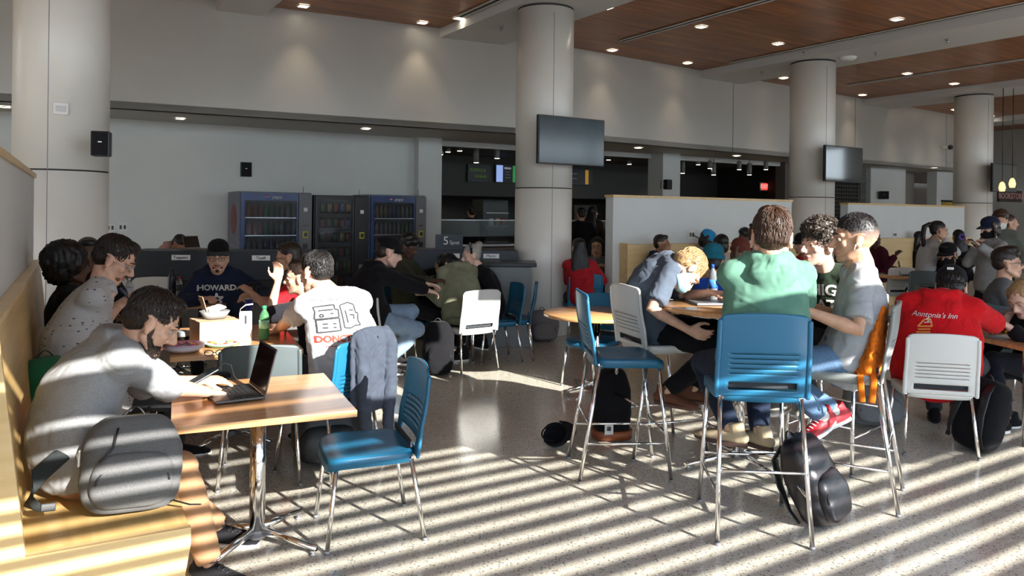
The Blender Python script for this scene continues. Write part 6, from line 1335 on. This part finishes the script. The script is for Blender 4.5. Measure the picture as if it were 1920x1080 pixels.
VF = Vector((-3.5, 12.05, 0))
vending(VF + AX * -.80, 1.12, 1.95, 'drink', 'left blue drink vending machine with grey side, nearest the plain wall')
vending(VF + AX * .36, .93, 1.92, 'snack', 'black snack vending machine between the two blue ones')
vending(VF + AX * 1.31, 1.04, 1.95, 'cans', 'right blue drink vending machine beside the white pillar')

# ---- dark recycling counters with signs
def station(px0, px1, d0, top, label, sign, sx, n=None):
    a = W(px0, 470, d0); a.z = 0; L = (px1 - px0) / 1420 * d0 * 1.02; X = Vector((1, .10, 0)).normalized(); Y = UP.cross(X)
    t = thing('recycling_station', a, label, 'recycling station'); dk = mat('navy_laminate', (.016, .022, .032), .45)
    c = a + X * L / 2 + Y * .3
    MB().box(c + UP * (top - .17), (L, .60, .34), X=X, bev=.01).obj('hood', dk, t); MB().box(c + UP * .28, (L, .58, .56), X=X, bev=.004).obj('cabinet', mat('station_grey', (.10, .11, .12), .5), t)
    MB().box(c - Y * .02 + UP * ((top - .34 + .60) / 2 + .0), (L - .02, .50, max(.02, top - .34 - .60)), X=X).obj('recess', M_DARK, t)
    MB().box(c - Y * .02 + UP * .59, (L + .02, .64, .05), X=X, bev=.006).obj('counter_edge', M_STEEL, t)
    for s_, tx in zip(sx, sign):
        o = MB().box(a + X * L * s_ - Y * .006 + UP * (top - .075), (.21, .012, .06), X=X).obj('sign_plate', M_PAPER, t); sign_text('sign_lettering', tx, .05, a + X * L * s_ - Y * .014 + UP * (top - .075), X, UP, NAVY, o)
    return t
station(236, 592, 8.9, 1.17, 'long dark recycling counter behind the far left group', ['Toppers', 'Trash'], [.275, .68])
st = station(770, 968, 9.9, 1.17, 'dark recycling counter left of the middle column', ['Trash', 'Plastic'], [.38, .75])
sign_text('logo_numeral', '5', .15, W(836, 452, 9.86) + UP * .0, (1, .1, 0), UP, M_PRINTW, st); sign_text('logo_lettering', 'Spot', .07, W(852, 455, 9.87), (1, .1, 0), UP, M_PRINTW, st)
MB().box(W(842, 454, 9.93), (.36, .02, .2), X=Vector((1, .1, 0)).normalized()).obj('logo_board', mat('navy_laminate'), st)
c = W(955, 487, 9.5); c.z = 0; t = thing('counter', c, 'dark-topped steel counter beside the middle column', 'counter')
MB().box(c + UP * .50 + Vector((-.02, .15, 0)), (.60, .5, 1.0), bev=.005).obj('cabinet', mat('counter_side', (.12, .125, .125), .4, metal=.4), t); MB().box(c + UP * 1.025 + Vector((-.02, .15, 0)), (.72, .6, .05), bev=.008).obj('worktop', M_BLACK, t)
laptop(W(369, 470, 9.4) - UP * 0 if False else Vector((W(369, 470, 9.3).x, 9.3, 1.172)), 150, 'small open tablet computer on top of the far left counter', w=.22, d=.16, openang=110, body=mat('tan_case', (.16, .12, .10), .5), keys=False)

# ---- televisions, speakers, exit signs, outlets
TVS1 = bpy.data.materials.new('tv_reflecting'); TVS1.use_nodes = True
def _tvm():
    b = TVS1.node_tree.nodes['Principled BSDF']; b.inputs['Base Color'].default_value = (.03, .04, .045, 1); b.inputs['Roughness'].default_value = .10; b.inputs['Specular IOR Level'].default_value = 1.0; b.inputs['Coat Weight'].default_value = 1.0; b.inputs['Coat IOR'].default_value = 1.5; b.inputs['Coat Roughness'].default_value = .06
_tvm()
TVD = mat('tv_teal', (.014, .034, .042), .12, spec=.5, var=.35, vscale=2.2)
tv(W(1071, 265, 10.15), 'television with bright window reflection on the middle column', TVD, CP[1])
tv(W(1581, 308, 13.65), 'black television on the column right of the middle', M_GLASSDK, CP[2])
tv(W(1882, 334, 17.2), 'pale grey television on the farthest column at the right', TVS1, CP[3])
for o in bpy.data.objects:
    if o.name.startswith('television'): o['group'] = 'televisions on the columns'
speaker(W(190, 270, 6.72), (.35, -1, 0), 'black speaker fixed to the right side of the nearest column', (.15, .14, .22), back=.12)
speaker(W(460, 318, 12.55), BN, 'small black speaker on the plain back wall above the vending machines', (.18, .16, .24))
speaker(W(1249, 346, 16.85), (-.7, -.7, 0), 'small black speaker on the white pillar under the red exit sign', (.2, .18, .22))
speaker(W(1657, 366, 20.9), (-.3, -1, 0), 'small black speaker on the far white wall right of the third column', (.24, .18, .22))
def exit_sign(c, label, X=BD, w=.30, h=.19):
    t = thing('exit_sign', c, label, 'exit sign', None); N = X.cross(UP)
    MB().box(c, (w, .05, h), X=X, bev=.006).obj('housing', M_PAPER, t); o = MB().box(c + N * .028, (w * .9, .004, h * .8), X=X).obj('lit_face', mat('exit_red', (.5, .03, .03), .4, emit=(1.0, .07, .06), es=.9), t)
    sign_text('lettering', 'EXIT', h * .72, c + N * .034, X, UP, mat('exit_letters', (.6, .3, .3), .4, emit=(1.0, .42, .36), es=.9), o)
exit_sign(W(1244, 318, 17.05), 'lit red EXIT sign on the white pillar right of the middle'); exit_sign(W(1432, 350, 20.5), 'small lit red EXIT sign deep in the kitchen, far right', w=.26, h=.22)
c = BW(16.0, .02)
for px, py, d_, l in ((207, 427, 11.1, 'white socket plate with black outlets low on the back wall, left one'), (230, 426, 11.3, 'white socket plate with black outlets low on the back wall, right one'), (1296, 440, 11.38, 'white wall socket with a plugged black cable on the middle partition'), (1677, 440, 15.2, 'small white socket on the far partition')):
    c = W(px, py, d_)
    if px < 300: s_ = (c - BW0).dot(BD); s_ = min(max(s_, -9), 4); q_ = BW(s_, .006); u_ = W(px, py, 1) - Vector((0, 0, CAM_H)); tt = None; k = ((BW0 + BN * .006) ).dot(BN) / Vector((u_.x, u_.y, 0)).dot(BN); c = Vector((u_.x * k, u_.y * k, CAM_H + u_.z * k)); Xs = BD; Ns = BN
    else:
        bp = (BOOTH1 if px < 1500 else BOOTH2); u_ = W(px, py, 1) - Vector((0, 0, CAM_H)); k = bp.dot(BX) / u_.dot(BX); c = Vector((u_.x * k, u_.y * k, CAM_H + u_.z * k)) - BX * .006; Xs = AX; Ns = -BX
    t = thing('wall_socket', c, l, 'socket'); MB().box(c, (.13, .012, .12), X=Xs, bev=.003).obj('plate', M_PAPER, t)
    for k in (-1, 1): MB().box(c + Xs * .028 * k + Ns * .008, (.03, .006, .06), X=Xs).obj('outlet', M_BLACK, t)
    if 1200 < px < 1500: MB().ring([c + Ns * .02, c + Ns * .05 + AX * .1 - UP * .05, c + Ns * .05 + AX * .2 - UP * .22], .008, n=6).obj('cable', M_BLACK, t)
c = F[2] + BX * -.0; sc_ = W(1782, 276, 21.5); t = thing('security_camera', sc_, 'small black dome camera on the upper wall by the last column', 'camera'); MB().ell(sc_, .07).obj('dome', M_BLACK, t); MB().cyl(sc_, sc_ + BX * .35, .04).obj('mount', M_WHITEP, t)
# yellow poster
c = BW(21.25, .12, 0); t = thing('poster', c, 'tall yellow poster on the far wall beside the last column', 'poster'); MB().box(BW(21.45, .12, 1.45), (.62, .02, 1.35), X=BD).obj('board', mat('poster_yellow', (.38, .25, .03), .6, var=.35, vscale=6), t)
MB().box(BW(21.45, .12, 2.16), (.66, .04, .06), X=BD).obj('top_rail', M_BLACK, t)
# lobby sign and hanging lamps at the far right
lc = W(1893, 368, 22.5); t = thing('lobby_sign', lc, 'dark lobby sign with red lettering at the far right edge', 'sign'); MB().box(lc, (1.25, .08, .34), X=BD).obj('board', mat('sign_dark', (.04, .025, .025), .5), t); sign_text('lettering', 'BOOKSTORE', .24, lc + BN * .045, BD, UP, mat('sign_letters', (.55, .30, .28), .5), t, bold=.004)
for k, (x, y) in enumerate(((1879, 352), (1898, 345))):
    c = W(x, y, 16.6); t = thing('pendant_lamp', c, ('lower' if k == 0 else 'upper') + ' small warm hanging lamp in front of the far right television', 'pendant lamp', 'warm hanging lamps at the far right')
    MB().cyl(c + UP * .12, Vector((c.x, c.y, ZW)), .008, 8).obj('cord', M_BLACK, t); MB().lathe(c, [(.05, -.08), (.07, 0), (.05, .09), (.02, .13)], 14).obj('lamp_shade', mat('warm_glass', (.8, .6, .3), .3, emit=(1, .6, .25), es=1.2), t)

# ---- kitchen seen through the opening
def kp(s, off, z): return BW(s, off, z)
for i, (x, y, z) in enumerate(((840, 285, 2.72), (893, 305, 2.55), (862, 283, 2.78), (932, 297, 2.6), (826, 290, 2.75), (1141, 300, 2.7), (1180, 308, 2.6), (1280, 325, 2.6), (1309, 309, 2.75), (1331, 316, 2.7), (1338, 328, 2.6), (1386, 318, 2.7), (1405, 328, 2.6), (1436, 318, 2.75))):
    u_ = W(x, y, 1) - Vector((0, 0, CAM_H)); k = (z - CAM_H) / u_.z
    k = min(19.5, max(k, 15.2 if x < 1000 else 18.0)); z = CAM_H + u_.z * k
    c = Vector((u_.x * k, u_.y * k, z)); t = thing('can_light', c, 'small cylindrical hanging spotlight over the dark servery', 'spotlight', 'hanging spotlights over the servery')
    MB().cyl(c, Vector((c.x, c.y, min(z + .28, 2.95))), .055, 16).obj('housing', mat('can_grey', (.16, .16, .15), .5), t); MB().cyl(c - UP * .004, c, .048, 16).obj('lamp_face', M_LAMP, t); MB().cyl(Vector((c.x, c.y, min(z + .28, 2.95))), Vector((c.x, c.y, 2.995)), .008, 6).obj('stem', M_BLACK, t)
def board(px, py, w, h, label, txt, col, bandc=None, s_off=-2.97):
    u_ = W(px, py, 1) - Vector((0, 0, CAM_H)); q = BW(0, s_off); k = q.dot(BN) / u_.dot(BN); c = Vector((u_.x * k, u_.y * k, CAM_H + u_.z * k)) + BN * .03
    t = thing('menu_board', c, label, 'menu board', None); MB().box(c, (w, .05, h), X=BD).obj('panel', mat('board_black', (.012, .014, .02), .4), t)
    if bandc:
        for (xo, ww_, cc_) in bandc: MB().box(c + BD * xo + BN * .028, (ww_, .004, h * .92), X=BD).obj('screen_panel', cc_, t)
    for i, tx in enumerate(txt): sign_text('lettering', tx[0], tx[1], c + BD * tx[2] + UP * tx[3] + BN * .034, BD, UP, col, t)
    return t
GRN = mat('green_glow', (.10, .20, .03), .5, emit=(.25, .5, .05), es=.10); BLU = mat('blue_screen', (.2, .3, .5), .5, emit=(.35, .5, .95), es=.5); GR2 = mat('green_screen', (.03, .2, .05), .5, emit=(.05, .5, .12), es=.25); WTX = mat('white_glow', (.6, .6, .6), .5, emit=(.7, .75, .9), es=.35)
board(897, 325, .62, .42, 'dark menu board with dim green lettering left of the column', [('PURPLE &', .10, -.05, .07), ('Greens', .11, .03, -.07)], GRN)
board(948, 326, .62, .44, 'lit blue and green menu screen at the left edge of the middle column', [('MENU', .07, .02, .13), ('- - - - -', .05, .02, .05), ('- - - - -', .05, .02, -.02), ('- - - - -', .05, .02, -.09)], WTX, [(-.2, .18, BLU), (.24, .14, GR2)])
board(1085, 332, .80, .40, 'dark menu screen with coloured strip right of the middle column', [('- - - -', .08, -.2, .08), ('- - - -', .08, -.2, -.04)], WTX, [(.22, .10, mat('multi_strip', (.4, .25, .03), .5, emit=(.7, .35, .05), es=.25))])
t = thing('servery_counter', BW(8, -2.2), 'long dark servery counter with glass guard inside the kitchen', 'counter')
for s0, s1 in ((4.9, 14.6),):
    MB().box(BW((s0 + s1) / 2, -2.2, .45), (s1 - s0, .7, .9), X=BD).obj('cabinet', mat('servery_dark', (.02, .02, .035), .5), t); MB().box(BW((s0 + s1) / 2, -2.2, .93), (s1 - s0 + .1, .8, .04), X=BD).obj('worktop', M_STEEL, t)
    MB().box(BW((s0 + s1) / 2, -1.9, 1.30), (s1 - s0, .02, .35), X=BD).obj('sneeze_guard', mat('guard_glass', (.5, .6, .6), .1, trans=.7, ior=1.15), t); MB().box(BW((s0 + s1) / 2, -1.9, 1.49), (s1 - s0, .05, .025), X=BD).obj('guard_rail', M_STEEL, t)
    MB().box(BW((s0 + s1) / 2, -1.85, .86), (s1 - s0, .02, .03), X=BD).obj('wood_strip', mat('strip_wood', (.30, .16, .06), .5), t)
for k, (s_, w_, z0, z1, mt, l) in enumerate(((5.3, .9, 0, 1.75, mat('rack_dark', (.03, .03, .03), .5), 'dark shelving rack with packets at the left of the kitchen opening'), (8.4, .75, 0, 2.0, mat('cooler_steel', (.10, .11, .11), .4), 'steel drinks cooler behind the servery left of the column'), (11.3, .8, 0, 1.9, mat('cooler_brown', (.08, .06, .05), .5), 'brown cooler behind the servery right of the column'), (13.6, .9, 0, 1.9, M_GREY, 'grey refrigerator deep in the kitchen'))):
    t = thing('kitchen_rack' if k == 0 else 'refrigerator', BW(s_, -4.2), l, 'rack' if k == 0 else 'refrigerator')
    MB().box(BW(s_, -4.2 - .35, (z0 + z1) / 2), (w_, .6, z1 - z0), X=BD, bev=.01).obj('cabinet', mt, t)
    for z in (.5, .9, 1.3, 1.65): MB().box(BW(s_, -4.2, z), (w_ - .08, .12, .02), X=BD).obj('shelf', M_STEEL, t)
    for j in range(3): MB().box(BW(s_ - w_ * .25 + j * w_ * .25, -4.18, 1.42), (.12, .08, .18), X=BD, bev=.01).obj('packet', (M_PAPER, M_CARD, M_RED)[j], t)
for k, (s_, off, z, e_) in enumerate(((5.6, -2.0, 2.9, 6), (9.5, -2.2, 2.9, 5), (12.8, -2.2, 2.9, 6), (7.2, -4.5, 2.9, 5))):
    ld = bpy.data.lights.new('kitchen_lamp', 'SPOT'); ld.energy = e_; ld.spot_size = math.radians(120); ld.color = (1, .85, .65); ld.shadow_soft_size = .08
    lo = bpy.data.objects.new('kitchen_lamp', ld); COL.objects.link(lo); lo.location = BW(s_, off, z)
